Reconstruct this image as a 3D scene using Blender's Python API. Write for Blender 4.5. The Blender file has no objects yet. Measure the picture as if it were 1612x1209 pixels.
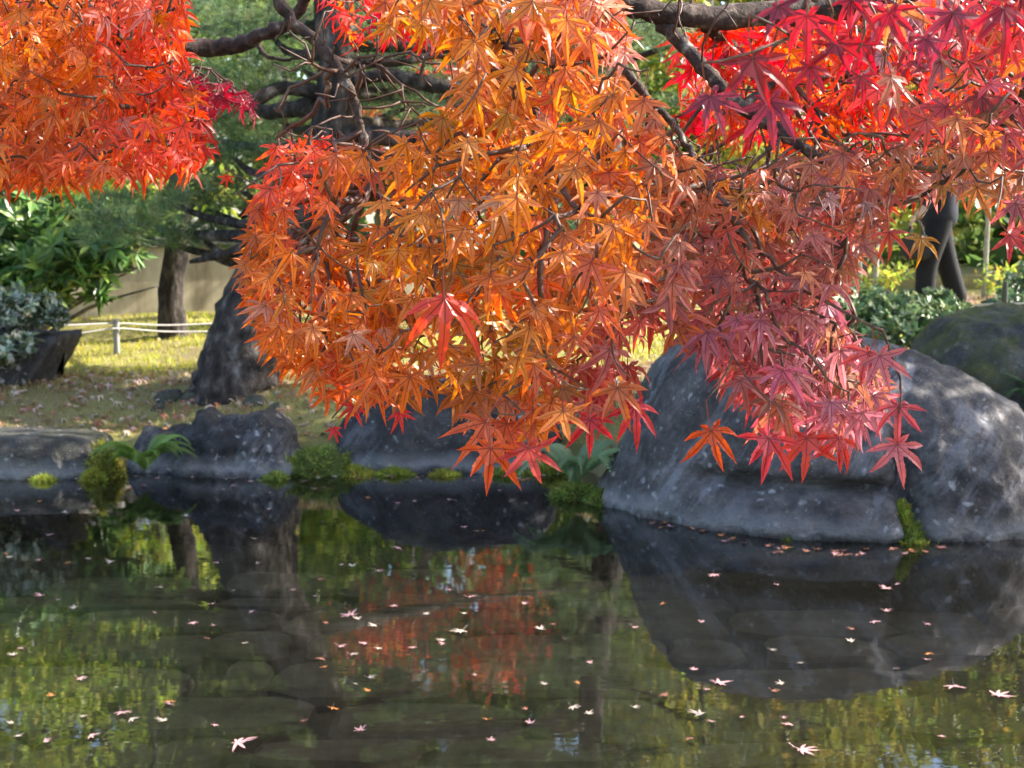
import bpy, math, random
import numpy as np
from mathutils import Vector, Matrix, noise

# ------------------------------------------------------------------ camera, world, sun, exposure
scene = bpy.context.scene
COL = scene.collection
FPX, CAMZ, PITCH = 2276.0, 1.25, math.atan(224.5 / 2276.0)
cam_d = bpy.data.cameras.new('camera')
cam_d.sensor_width = 36.0
cam_d.lens = 36.0 * FPX / 1612.0
cam_d.clip_start, cam_d.clip_end = 0.05, 800
cam_d.dof.use_dof = True
cam_d.dof.focus_distance = 1.62
cam_d.dof.aperture_fstop = 18.0
cam = bpy.data.objects.new('camera', cam_d)
cam.location = (0, 0, CAMZ)
cam.rotation_euler = (math.pi / 2 - PITCH, 0, 0)
COL.objects.link(cam)
scene.camera = cam

SUN = Vector((0.80, 0.20, 0.60)).normalized()           # direction towards the sun
elev = math.asin(SUN.z)
world = bpy.data.worlds.new('World'); scene.world = world; world.use_nodes = True
wn = world.node_tree.nodes; wn.clear()
sky = wn.new('ShaderNodeTexSky'); sky.sky_type = 'NISHITA'; sky.sun_disc = False
sky.sun_elevation = elev
sky.sun_rotation = math.atan2(SUN.x, SUN.y)
sky.air_density = 1.0; sky.dust_density = 2.0
bg = wn.new('ShaderNodeBackground'); bg.inputs[1].default_value = 0.125
wo = wn.new('ShaderNodeOutputWorld')
world.node_tree.links.new(sky.outputs[0], bg.inputs[0]); world.node_tree.links.new(bg.outputs[0], wo.inputs[0])
sun_d = bpy.data.lights.new('sun', 'SUN'); sun_d.energy = 4.2; sun_d.angle = math.radians(0.53); sun_d.color = (1, 0.93, 0.82)
sun = bpy.data.objects.new('sun', sun_d); COL.objects.link(sun)
sun.rotation_euler = (-SUN).to_track_quat('-Z', 'Y').to_euler(); sun.location = SUN * 30
vs = scene.view_settings
vs.view_transform = 'Standard'; vs.look = 'None'; vs.gamma = 1.0; vs.exposure = 2.15; vs.use_curve_mapping = False
scene.render.engine = 'CYCLES'
cy = scene.cycles
cy.use_denoising = True; cy.max_bounces = 5; cy.diffuse_bounces = 2; cy.glossy_bounces = 2
cy.transmission_bounces = 4; cy.transparent_max_bounces = 8; cy.caustics_reflective = False; cy.caustics_refractive = False
cy.sample_clamp_indirect = 6.0; cy.adaptive_threshold = 0.025

# ------------------------------------------------------------------ helpers
R = np.random.RandomState(11)
random.seed(5)
SP, CP = math.sin(PITCH), math.cos(PITCH)

def P(px, py, d):
    """point of the place seen at photograph pixel (px, py), d metres in front (along y)"""
    a, b = (px - 806.0) / FPX, (604.5 - py) / FPX
    k = d / (CP + b * SP)
    return Vector((a * k, d, CAMZ + k * (-SP + b * CP)))

def set_props(o, label=None, cat=None, group=None, kind=None):
    if label: o['label'] = label
    if cat: o['category'] = cat
    if group: o['group'] = group
    if kind: o['kind'] = kind
    return o

def np_mesh(name, V, F, mats, mi=None, tint=None, uv=None, smooth=False):
    V = np.asarray(V, np.float32).reshape(-1, 3); F = np.asarray(F, np.int32).reshape(-1, 3)
    me = bpy.data.meshes.new(name)
    me.vertices.add(len(V)); me.vertices.foreach_set('co', V.ravel())
    me.loops.add(len(F) * 3); me.loops.foreach_set('vertex_index', F.ravel())
    me.polygons.add(len(F)); me.polygons.foreach_set('loop_start', np.arange(0, len(F) * 3, 3, dtype=np.int32))
    if not isinstance(mats, (list, tuple)): mats = [mats]
    for m in mats: me.materials.append(m)
    if mi is not None: me.polygons.foreach_set('material_index', np.asarray(mi, np.int32))
    me.polygons.foreach_set('use_smooth', np.full(len(F), smooth))
    if tint is not None:
        a = me.attributes.new('tint', 'FLOAT_COLOR', 'POINT')
        c = np.ones((len(V), 4), np.float32); c[:, :3] = tint
        a.data.foreach_set('color', c.ravel())
    if uv is not None:
        u = me.uv_layers.new(name='UVMap')
        u.data.foreach_set('uv', np.asarray(uv, np.float32)[F.ravel()].ravel())
    me.update()
    return me

def link(name, me, parent=None):
    o = bpy.data.objects.new(name, me); COL.objects.link(o)
    if parent is not None:
        o.parent = parent
        w = Vector(parent.location)
        if parent.parent is not None: w = w * 0 + parent['_w'] if '_w' in parent else w
        o.matrix_parent_inverse = Matrix.Translation(-w)
    return o

def thing(name, loc, label, cat, group=None):
    o = bpy.data.objects.new(name, None); o.empty_display_size = 0.1; COL.objects.link(o)
    o.location = loc
    return set_props(o, label, cat, group)

def inst(T, TF, M, pos):
    """copy template (T,TF) with matrices M (n,3,3) and positions -> V,F"""
    n = len(pos)
    V = np.einsum('nij,vj->nvi', M, T) + pos[:, None, :]
    F = TF[None] + (np.arange(n) * len(T))[:, None, None]
    return V.reshape(-1, 3), F.reshape(-1, 3)

def norm(a): return a / (np.linalg.norm(a, axis=-1, keepdims=True) + 1e-9)

def basis(Y, Z):
    """columns X,Y,Z with Z kept, Y made square to it"""
    Z = norm(Z); Y = norm(Y - Z * (Y * Z).sum(-1, keepdims=True)); X = np.cross(Y, Z)
    return np.stack([X, Y, Z], -1)

def rand_unit(n):
    return norm(R.normal(size=(n, 3)))

def tube(pts, radii, sides=8, seed=0, rough=0.0):
    pts = np.asarray([tuple(p) for p in pts], float); n = len(pts)
    rr = np.random.RandomState(seed)
    T = np.gradient(pts, axis=0); T = norm(T)
    ref = np.array([0.31, 0.87, 0.39])
    A = norm(np.cross(T, ref)); B = np.cross(T, A)
    an = np.linspace(0, 2 * np.pi, sides, endpoint=False)
    rad = np.asarray(radii)[:, None] * (1 + rough * rr.normal(size=(n, sides)))
    V = pts[:, None] + rad[..., None] * (np.cos(an)[None, :, None] * A[:, None] + np.sin(an)[None, :, None] * B[:, None])
    V = V.reshape(-1, 3); F = []
    for i in range(n - 1):
        for j in range(sides):
            a, b = i * sides + j, i * sides + (j + 1) % sides
            F += [(a, b, b + sides), (a, b + sides, a + sides)]
    c0 = len(V); V = np.vstack([V, pts[:1], pts[-1:]])
    for j in range(sides):
        F += [(c0, (j + 1) % sides, j), (c0 + 1, (n - 1) * sides + j, (n - 1) * sides + (j + 1) % sides)]
    return V, np.array(F)

def spline(pts, radii, k=6):
    """Catmull-Rom through points, with radii"""
    p = [Vector(q) for q in pts]; out, rad = [], []
    for i in range(len(p) - 1):
        a = p[max(i - 1, 0)]; b = p[i]; c = p[i + 1]; d = p[min(i + 2, len(p) - 1)]
        for s in range(k):
            t = s / k
            out.append(0.5 * ((2 * b) + (c - a) * t + (2 * a - 5 * b + 4 * c - d) * t * t + (3 * b - a - 3 * c + d) * t ** 3))
            rad.append(radii[i] * (1 - t) + radii[i + 1] * t)
    out.append(p[-1]); rad.append(radii[-1])
    return out, rad

def merge(parts):
    Vs, Fs, o = [], [], 0
    for V, F in parts:
        Vs.append(V); Fs.append(np.asarray(F) + o); o += len(V)
    return np.vstack(Vs), np.vstack(Fs)

def in_poly(p, poly):
    x, y = p; r = False; j = len(poly) - 1
    for i in range(len(poly)):
        xi, yi = poly[i]; xj, yj = poly[j]
        if (yi > y) != (yj > y) and x < (xj - xi) * (y - yi) / (yj - yi) + xi: r = not r
        j = i
    return r

# gaps in the crowns through which the sun reaches the ground
S = np.array(SUN)
GAPS = [((-3.15, 10.0, .45), .36), ((-2.75, 10.2, .45), .42), ((-2.35, 10.2, .45), .4), ((-2.0, 10.5, .5), .35), ((-3.3, 10.6, .45), .4),
        ((-2.7, 10.8, .45), .45), ((-3.0, 12.6, .8), .35), ((-2.3, 12.6, .9), .4), ((3.3, 13.5, .8), .6), ((4.2, 13.2, .8), .7), ((4.0, 14.3, .9), .8), ((5.0, 14.0, .9), .8),
        ((2.9, 12.6, .8), .4), ((-0.2, 11.0, .5), .5), ((0.9, 12.2, .6), .5), ((2.2, 15, 1.2), .7), ((3.4, 16, 1.6), .9), ((5.3, 16, 1.6), .8), ((-3.9, 14.4, 2.0), .8), ((-3.5, 14.6, 3.0), .9), ((-4.4, 14.6, 3.2), .8), ((2.3, 16.8, 3.2), .9), ((2.3, 16.8, 4.4), .9), ((4.2, 19.0, 5.0), 1.0), ((3.4, 19.4, 6.0), 1.0)]
def lit_filter(pos):
    keep = np.ones(len(pos), bool)
    for T, r in GAPS:
        v = pos - np.array(T); s = v @ S
        d = np.linalg.norm(v - s[:, None] * S, axis=1)
        keep &= ~((s > max(.5, r * 1.2)) & (d < r))
    return keep

# ------------------------------------------------------------------ materials
def new_mat(name):
    m = bpy.data.materials.new(name); m.use_nodes = True
    nt = m.node_tree; nt.nodes.clear()
    out = nt.nodes.new('ShaderNodeOutputMaterial')
    return m, nt, out
def N(nt, t, **kw):
    n = nt.nodes.new(t)
    for k, v in kw.items():
        if k.startswith('i_'): n.inputs[k[2:].replace('_', ' ')].default_value = v
        else: setattr(n, k, v)
    return n
def L(nt, a, b): nt.links.new(a, b)
def ramp(nt, fac, stops):
    r = nt.nodes.new('ShaderNodeValToRGB'); e = r.color_ramp.elements
    while len(e) < len(stops): e.new(0.5)
    for el, (p, c) in zip(e, stops):
        el.position = p; el.color = (*c, 1) if len(c) == 3 else c
    L(nt, fac, r.inputs[0]); return r.outputs[0]
def mixc(nt, fac, a, b, mode='MIX'):
    m = N(nt, 'ShaderNodeMix', data_type='RGBA', blend_type=mode)
    for sock, v in ((0, fac), (6, a), (7, b)):
        if isinstance(v, (int, float)): m.inputs[sock].default_value = v
        elif isinstance(v, tuple): m.inputs[sock].default_value = (*v, 1)
        else: L(nt, v, m.inputs[sock])
    return m.outputs[2]
def math_n(nt, op, a, b=None, clamp=False):
    m = N(nt, 'ShaderNodeMath', operation=op); m.use_clamp = clamp
    for i, v in ((0, a), (1, b)):
        if v is None: continue
        if isinstance(v, (int, float)): m.inputs[i].default_value = v
        else: L(nt, v, m.inputs[i])
    return m.outputs[0]
def noise_n(nt, scale, detail=4, rough=.6, vec=None, dim='3D'):
    n = N(nt, 'ShaderNodeTexNoise'); n.inputs['Scale'].default_value = scale; n.inputs['Detail'].default_value = detail
    n.inputs['Roughness'].default_value = rough
    if vec is not None: L(nt, vec, n.inputs['Vector'])
    return n.outputs[0]
def mapped(nt, scale, rot=(0, 0, 0)):
    g = N(nt, 'ShaderNodeNewGeometry'); m = N(nt, 'ShaderNodeMapping')
    m.inputs['Scale'].default_value = scale; m.inputs['Rotation'].default_value = rot
    L(nt, g.outputs['Position'], m.inputs['Vector']); return m.outputs[0]

def mapped2(nt, scale, rot):
    m = N(nt, 'ShaderNodeMapping'); m.inputs['Scale'].default_value = scale
    L(nt, mapped(nt, (1, 1, 1), rot), m.inputs['Vector']); return m.outputs[0]
def maple_mat(name, per_object):
    m, nt, out = new_mat(name)
    if per_object:
        col = N(nt, 'ShaderNodeObjectInfo').outputs['Color']
    else:
        col = N(nt, 'ShaderNodeAttribute', attribute_name='tint').outputs['Color']
    uv = N(nt, 'ShaderNodeUVMap'); sep = N(nt, 'ShaderNodeSeparateXYZ'); L(nt, uv.outputs[0], sep.inputs[0])
    u, v = sep.outputs[0], sep.outputs[1]
    # redder tips, blotches, dark midribs, side veins
    tipf = math_n(nt, 'MULTIPLY', math_n(nt, 'POWER', v, 2.2), .5, True)
    tipc = mixc(nt, 1.0, col, (1.0, .58, .7), 'MULTIPLY')
    c = mixc(nt, tipf, col, tipc)
    blot = ramp(nt, noise_n(nt, 55, 1, .5, mapped(nt, (1, 1, 1))), [(.40, (0, 0, 0)), (.68, (1, 1, 1))])
    c = mixc(nt, math_n(nt, 'MULTIPLY', blot, .55), c, mixc(nt, 1.0, c, (.74, .52, .62), 'MULTIPLY'))
    spot = ramp(nt, noise_n(nt, 210, 1, .5, mapped(nt, (1, 1, 1))), [(.66, (0, 0, 0)), (.72, (1, 1, 1))])
    c = mixc(nt, math_n(nt, 'MULTIPLY', spot, .55), c, mixc(nt, 1.0, c, (.45, .30, .28), 'MULTIPLY'))
    au = math_n(nt, 'ABSOLUTE', u)
    wid = math_n(nt, 'ADD', math_n(nt, 'MULTIPLY', math_n(nt, 'SUBTRACT', 1.0, v), .20), .06)
    rib = math_n(nt, 'SUBTRACT', 1.0, math_n(nt, 'DIVIDE', au, wid), True)
    sv = N(nt, 'ShaderNodeMath', operation='SINE'); L(nt, math_n(nt, 'MULTIPLY', math_n(nt, 'SUBTRACT', v, math_n(nt, 'MULTIPLY', au, .12)), 62), sv.inputs[0])
    svf = math_n(nt, 'MULTIPLY', math_n(nt, 'SUBTRACT', sv.outputs[0], .8, True), 1.6, True)
    vein = math_n(nt, 'MAXIMUM', math_n(nt, 'MULTIPLY', rib, .85), math_n(nt, 'MULTIPLY', svf, .35))
    c = mixc(nt, vein, c, mixc(nt, 1.0, c, (.20, .11, .14), 'MULTIPLY'))
    pb = N(nt, 'ShaderNodeBsdfPrincipled'); L(nt, c, pb.inputs['Base Color'])
    pb.inputs['Roughness'].default_value = .38; pb.inputs['Specular IOR Level'].default_value = .5
    tr = N(nt, 'ShaderNodeBsdfTranslucent')
    hs = N(nt, 'ShaderNodeHueSaturation'); hs.inputs['Saturation'].default_value = 1.1; hs.inputs['Value'].default_value = 1.3
    L(nt, c, hs.inputs['Color']); L(nt, hs.outputs[0], tr.inputs[0])
    ms = N(nt, 'ShaderNodeMixShader'); ms.inputs[0].default_value = .5
    L(nt, pb.outputs[0], ms.inputs[1]); L(nt, tr.outputs[0], ms.inputs[2]); L(nt, ms.outputs[0], out.inputs[0])
    return m

def tint_leaf_mat(name, trans=.4, rough=.5, spec=.4, gain=1.3):
    m, nt, out = new_mat(name)
    col = N(nt, 'ShaderNodeAttribute', attribute_name='tint').outputs['Color']
    pb = N(nt, 'ShaderNodeBsdfPrincipled'); L(nt, col, pb.inputs['Base Color'])
    pb.inputs['Roughness'].default_value = rough; pb.inputs['Specular IOR Level'].default_value = spec
    tr = N(nt, 'ShaderNodeBsdfTranslucent'); hs = N(nt, 'ShaderNodeHueSaturation'); hs.inputs['Value'].default_value = gain
    L(nt, col, hs.inputs['Color']); L(nt, hs.outputs[0], tr.inputs[0])
    ms = N(nt, 'ShaderNodeMixShader'); ms.inputs[0].default_value = trans
    L(nt, pb.outputs[0], ms.inputs[1]); L(nt, tr.outputs[0], ms.inputs[2]); L(nt, ms.outputs[0], out.inputs[0])
    return m

def rough_mat(name, stops, scale, rough=.85, bump=.4, bdist=.01, detail=6, stretch=(1, 1, 1), spec=.3):
    m, nt, out = new_mat(name)
    v = mapped(nt, stretch)
    n = noise_n(nt, scale, detail, .62, v)
    pb = N(nt, 'ShaderNodeBsdfPrincipled'); L(nt, ramp(nt, n, stops), pb.inputs['Base Color'])
    pb.inputs['Roughness'].default_value = rough; pb.inputs['Specular IOR Level'].default_value = spec
    bp = N(nt, 'ShaderNodeBump'); bp.inputs['Strength'].default_value = bump; bp.inputs['Distance'].default_value = bdist
    L(nt, noise_n(nt, scale * 2.3, 6, .65, v), bp.inputs['Height']); L(nt, bp.outputs[0], pb.inputs['Normal'])
    L(nt, pb.outputs[0], out.inputs[0]); return m

def rock_mat(name, dark, mid, light, lichen=.5, streak=0.0, moss=0.0, band=True):
    m, nt, out = new_mat(name)
    iso = mapped(nt, (1, 1, 1))
    n1 = noise_n(nt, 3.2, 8, .68, iso)
    c = ramp(nt, n1, [(.34, dark), (.50, mid), (.68, light)])
    c = mixc(nt, .55, c, ramp(nt, noise_n(nt, 16, 8, .75, iso), [(.38, (.35, .35, .35)), (.62, (1.6, 1.6, 1.6))]), 'MULTIPLY')
    # lichen spots
    vo = N(nt, 'ShaderNodeTexVoronoi'); vo.inputs['Scale'].default_value = 17; vo.inputs['Randomness'].default_value = 1
    dv = N(nt, 'ShaderNodeVectorMath', operation='ADD'); L(nt, iso, dv.inputs[0])
    nn = N(nt, 'ShaderNodeTexNoise'); nn.inputs['Scale'].default_value = 9; L(nt, iso, nn.inputs['Vector'])
    sc = N(nt, 'ShaderNodeVectorMath', operation='SCALE'); L(nt, nn.outputs['Color'], sc.inputs[0]); sc.inputs['Scale'].default_value = .12
    L(nt, sc.outputs[0], dv.inputs[1]); L(nt, dv.outputs[0], vo.inputs['Vector'])
    spots = ramp(nt, vo.outputs['Distance'], [(.0, (1, 1, 1)), (.2, (.7, .7, .7)), (.3, (0, 0, 0))])
    gate = ramp(nt, noise_n(nt, 5, 5, .7, mapped(nt, (1, 1.3, .9))), [(.50, (0, 0, 0)), (.60, (1, 1, 1))])
    lf = math_n(nt, 'MULTIPLY', math_n(nt, 'MULTIPLY', spots, gate), lichen)
    c = mixc(nt, lf, c, (.42, .43, .42))
    vs2 = N(nt, 'ShaderNodeTexVoronoi'); vs2.inputs['Scale'].default_value = 58; L(nt, dv.outputs[0], vs2.inputs['Vector'])
    sp2 = ramp(nt, vs2.outputs['Distance'], [(.12, (1, 1, 1)), (.22, (0, 0, 0))])
    g2 = ramp(nt, noise_n(nt, 8, 4, .7, iso), [(.48, (0, 0, 0)), (.58, (1, 1, 1))])
    c = mixc(nt, math_n(nt, 'MULTIPLY', math_n(nt, 'MULTIPLY', sp2, g2), lichen * .8), c, (.34, .34, .32))
    if streak:
        s = noise_n(nt, 5, 6, .7, mapped2(nt, (2.2, .9, .34), (0, math.radians(-34), 0)))
        s2 = noise_n(nt, 1.1, 2, .5, mapped(nt, (1, 1, 1)))
        sf = math_n(nt, 'MULTIPLY', ramp(nt, s, [(.53, (0, 0, 0)), (.60, (1, 1, 1))]), ramp(nt, s2, [(.42, (0, 0, 0)), (.6, (1, 1, 1))]))
        c = mixc(nt, math_n(nt, 'MULTIPLY', sf, streak), c, (.36, .37, .41))
    g = N(nt, 'ShaderNodeNewGeometry'); sp = N(nt, 'ShaderNodeSeparateXYZ'); L(nt, g.outputs['Position'], sp.inputs[0])
    if band:   # pale mineral line left by the water, with a ragged edge, and a wet strip below it
        zz = math_n(nt, 'ADD', sp.outputs[2], math_n(nt, 'MULTIPLY', math_n(nt, 'SUBTRACT', noise_n(nt, 4, 5, .7, iso), .5), .16))
        bf = ramp(nt, zz, [(.0, (0, 0, 0)), (.012, (.2, .2, .2)), (.04, (1, 1, 1)), (.075, (.5, .5, .5)), (.12, (0, 0, 0))])
        c = mixc(nt, math_n(nt, 'MULTIPLY', bf, .55), c, (.34, .34, .35))
    if moss:
        sn = N(nt, 'ShaderNodeSeparateXYZ'); L(nt, g.outputs['Normal'], sn.inputs[0])
        mf = math_n(nt, 'MULTIPLY', ramp(nt, noise_n(nt, 3.5, 6, .7, iso), [(.40, (0, 0, 0)), (.58, (1, 1, 1))]), moss)
        mf = math_n(nt, 'MULTIPLY', mf, math_n(nt, 'ADD', math_n(nt, 'MULTIPLY', sn.outputs[2], .7), .45, True))
        c = mixc(nt, mf, c, ramp(nt, noise_n(nt, 30, 4, .6, iso), [(.3, (.05, .06, .012)), (.7, (.12, .12, .025))]))
    pb = N(nt, 'ShaderNodeBsdfPrincipled'); L(nt, c, pb.inputs['Base Color'])
    L(nt, ramp(nt, sp.outputs[2], [(.0, (.25, .25, .25)), (.03, (.8, .8, .8))]), pb.inputs['Roughness'])
    pb.inputs['Specular IOR Level'].default_value = .4
    bp = N(nt, 'ShaderNodeBump'); bp.inputs['Strength'].default_value = .9; bp.inputs['Distance'].default_value = .035
    hgt = math_n(nt, 'ADD', noise_n(nt, 11, 8, .7, iso), math_n(nt, 'MULTIPLY', noise_n(nt, 70, 4, .6, iso), .25))
    L(nt, hgt, bp.inputs['Height']); L(nt, bp.outputs[0], pb.inputs['Normal']); L(nt, pb.outputs[0], out.inputs[0])
    return m

def plain_mat(name, col, rough=.7, var=.25, scale=20):
    a = tuple(max(0, c * (1 - var)) for c in col); b = tuple(c * (1 + var) for c in col)
    return rough_mat(name, [(.3, a), (.7, b)], scale, rough, .2, .004)

M_maple_o = maple_mat('maple_leaf_single', True)
M_maple_s = maple_mat('maple_leaf_mass', False)
M_leaf = tint_leaf_mat('broad_leaf', .42, .42, .5, 1.5)
M_gloss = tint_leaf_mat('glossy_leaf', .22, .36, .42, 1.3)
M_needle = tint_leaf_mat('pine_needle', .3, .5, .4, 1.3)
M_grass = tint_leaf_mat('grass_blade', .45, .6, .2, 1.5)
M_litter = tint_leaf_mat('leaf_litter', .15, .55, .35, 1.2)
M_fern = tint_leaf_mat('fern_leaf', .35, .5, .4, 1.4)
M_bark_m = rough_mat('maple_bark', [(.36, (.022, .014, .012)), (.52, (.065, .042, .034)), (.60, (.12, .09, .07)), (.70, (.34, .32, .27))], 46, .85, 1.0, .008, stretch=(1, 1, 1))
M_twig = rough_mat('maple_twig', [(.3, (.05, .025, .02)), (.6, (.12, .07, .05)), (.8, (.30, .24, .18))], 60, .6, .2, .002)
M_petiole = plain_mat('leaf_stalk', (.25, .06, .04), .5)
M_bark_p = rough_mat('pine_bark', [(.34, (.009, .0075, .0065)), (.48, (.04, .031, .026)), (.60, (.11, .092, .08)), (.72, (.26, .24, .22))], 12, .9, 1.0, .05, stretch=(1, 1, .45))
M_bark_b = rough_mat('grey_bark', [(.3, (.05, .045, .04)), (.7, (.2, .18, .16))], 12, .9, .7, .02, stretch=(1, 1, .4))
M_rock = rock_mat('boulder_stone', (.022, .020, .0195), (.070, .064, .062), (.16, .15, .146), .9, .36)
M_rock2 = rock_mat('bank_stone', (.012, .011, .011), (.032, .029, .029), (.08, .075, .073), .9, .25)
M_rock3 = rock_mat('mossy_stone', (.022, .022, .02), (.05, .048, .045), (.10, .10, .09), .5, .0, .95, False)
M_rock4 = rock_mat('shore_slab', (.014, .013, .012), (.036, .033, .03), (.10, .092, .084), 1.0, .2, .3)
M_moss = rough_mat('moss', [(.25, (.03, .045, .008)), (.5, (.12, .15, .02)), (.75, (.25, .27, .04))], 26, .95, 1.0, .02, spec=.1)
M_mud = rough_mat('pond_mud', [(.3, (.05, .044, .03)), (.7, (.11, .095, .065))], 5, .9, .4, .02)
M_bedstone = rough_mat('bed_stone', [(.3, (.12, .105, .08)), (.7, (.25, .22, .165))], 6, .85, .5, .01)
M_soil = None

def ground_mat():
    m, nt, out = new_mat('mossy_turf')
    iso = mapped(nt, (1, 1, 1))
    a = ramp(nt, noise_n(nt, 1.6, 7, .65, iso), [(.3, (.19, .15, .085)), (.5, (.24, .21, .08)), (.7, (.28, .26, .075))])
    b = ramp(nt, noise_n(nt, 24, 4, .7, iso), [(.52, (0, 0, 0)), (.7, (1, 1, 1))])
    c = mixc(nt, math_n(nt, 'MULTIPLY', b, .5), a, (.20, .13, .09))
    pb = N(nt, 'ShaderNodeBsdfPrincipled'); L(nt, c, pb.inputs['Base Color']); pb.inputs['Roughness'].default_value = .95
    pb.inputs['Specular IOR Level'].default_value = .15
    bp = N(nt, 'ShaderNodeBump'); bp.inputs['Strength'].default_value = .8; bp.inputs['Distance'].default_value = .03
    L(nt, noise_n(nt, 30, 6, .7, iso), bp.inputs['Height']); L(nt, bp.outputs[0], pb.inputs['Normal'])
    L(nt, pb.outputs[0], out.inputs[0]); return m
M_ground = ground_mat()

def water_mat():
    m, nt, out = new_mat('pond_water')
    tr = N(nt, 'ShaderNodeBsdfTransparent'); tr.inputs[0].default_value = (.80, .76, .60, 1)
    gl = N(nt, 'ShaderNodeBsdfGlossy'); gl.inputs['Roughness'].default_value = .012; gl.inputs[0].default_value = (.97, .98, 1, 1)
    mk = N(nt, 'ShaderNodeBsdfDiffuse'); mk.inputs[0].default_value = (.085, .08, .058, 1)
    mm = N(nt, 'ShaderNodeMixShader'); mm.inputs[0].default_value = .06; L(nt, tr.outputs[0], mm.inputs[1]); L(nt, mk.outputs[0], mm.inputs[2])
    fr = N(nt, 'ShaderNodeFresnel'); fr.inputs[0].default_value = 1.5
    bp = N(nt, 'ShaderNodeBump'); bp.inputs['Strength'].default_value = .045; bp.inputs['Distance'].default_value = .010
    h = math_n(nt, 'ADD', noise_n(nt, 4.5, 3, .5, mapped(nt, (1, 1.7, 1))), math_n(nt, 'MULTIPLY', noise_n(nt, 22, 2, .5, mapped(nt, (.7, 1.8, 1))), .12))
    L(nt, h, bp.inputs['Height']); L(nt, bp.outputs[0], gl.inputs['Normal']); L(nt, bp.outputs[0], fr.inputs['Normal'])
    f2 = math_n(nt, 'MULTIPLY', fr.outputs[0], 1.0, True)
    ms = N(nt, 'ShaderNodeMixShader'); L(nt, f2, ms.inputs[0]); L(nt, mm.outputs[0], ms.inputs[1]); L(nt, gl.outputs[0], ms.inputs[2])
    L(nt, ms.outputs[0], out.inputs[0]); return m
M_water = water_mat()

# ------------------------------------------------------------------ the ground, pond bed and water
def sstep(a, b, x):
    t = np.clip((x - a) / (b - a), 0, 1); return t * t * (3 - 2 * t)
def shore(x):
    x = np.asarray(x, float)
    return 7.95 - 1.35 * sstep(.15, 1.0, x) + .5 * sstep(2.0, 4.0, x) + .10 * np.sin(x * 2.1) + .05 * np.sin(x * 5.3 + 1)
def gz(x, y):
    x = np.asarray(x, float); y = np.asarray(y, float); ys = shore(x); e = y - ys
    far = .14 + .24 * sstep(.1, 1.0, e) + .10 * sstep(1.0, 2.7, e) + .12 * sstep(2.7, 6, e)
    far = far + .04 * sstep(.9, 3.0, x) * sstep(9.5, 12.5, y) + .03 * np.sin(x * 1.7 + y) * sstep(.5, 2, e)
    z = -.6 + (far + .6) * sstep(-.22, .12, e)
    near = sstep(1.9, 1.35, y) * .72
    side = np.maximum(sstep(9, 11, np.abs(x)) * .8 * sstep(9, 7, y), near)
    return np.maximum(z, -.6 + side)
def axis(lo, hi, a, b, step, grow=1.16):
    c = list(np.arange(a, b + 1e-6, step)); s = step
    while c[-1] < hi: s *= grow; c.append(c[-1] + s)
    s = step
    while c[0] > lo: s *= grow; c.insert(0, c[0] - s)
    return np.array(c)
gx = axis(-260, 260, -6, 7, .09); gy = axis(-40, 420, 6, 14, .07)
X, Y = np.meshgrid(gx, gy); Z = gz(X, Y)
Z += np.array([noise.noise((a * 2.2, b * 2.2, 0)) for a, b in zip(X.ravel(), Y.ravel())]).reshape(X.shape) * .022 * (Z > .05)
nx, ny = len(gx), len(gy)
ii = (np.arange(ny - 1)[:, None] * nx + np.arange(nx - 1)[None]).ravel()
F = np.vstack([np.stack([ii, ii + 1, ii + nx + 1], 1), np.stack([ii, ii + nx + 1, ii + nx], 1)])
o = link('ground', np_mesh('ground', np.stack([X, Y, Z], -1), F, M_ground, smooth=True)); set_props(o, kind='structure')
wx, wy = 10.8, (1.2, 9.0)
o = link('water', np_mesh('water', [(-wx, wy[0], 0), (wx, wy[0], 0), (wx, wy[1], 0), (-wx, wy[1], 0)], [(0, 1, 2), (0, 2, 3)], M_water)); set_props(o, kind='structure')
bed = link('pond_bed', np_mesh('pond_bed', [(-9, 1.6, -.36), (9, 1.6, -.36), (9, 7.6, -.36), (-9, 7.6, -.36)], [(0, 1, 2), (0, 2, 3)], M_mud)); set_props(bed, kind='structure')
# flat stones laid on the bed, seen faintly through the water
row_y = 2.9; k = 0
while row_y < 6.6:
    h = .20 + .34 * R.rand(); x = -2.6 + .5 * R.rand()
    while x < 2.9:
        w = .22 + .75 * R.rand(); g = .016
        q = np.array([(x + g, row_y + g), (x + w - g, row_y + g), (x + w - g, row_y + h - g), (x + g, row_y + h - g)])
        q += R.uniform(-.06, .06, (4, 2)); c = q.mean(0)
        pts = []
        for i in range(4):
            a, b = q[i], q[(i + 1) % 4]
            pts += [a * .82 + b * .18, a * .5 + b * .5 + R.uniform(-.02, .02, 2), a * .18 + b * .82]
        pts = np.array(pts); n = len(pts); zt = -.30 + R.uniform(-.012, .018)
        V = np.vstack([np.c_[pts, np.full(n, -.37)], np.c_[c + (pts - c) * .97, np.full(n, zt - .02)], np.c_[c + (pts - c) * .88, np.full(n, zt)], [[*c, zt + .01]]])
        Fs = []
        for lv in (0, 1):
            for i in range(n):
                a, b = lv * n + i, lv * n + (i + 1) % n
                Fs += [(a, b, b + n), (a, b + n, a + n)]
        Fs += [(2 * n + i, 2 * n + (i + 1) % n, 3 * n) for i in range(n)]
        link('bed_stone', np_mesh('bed_stone', V, Fs, M_bedstone), bed); k += 1
        x += w
    row_y += h

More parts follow.
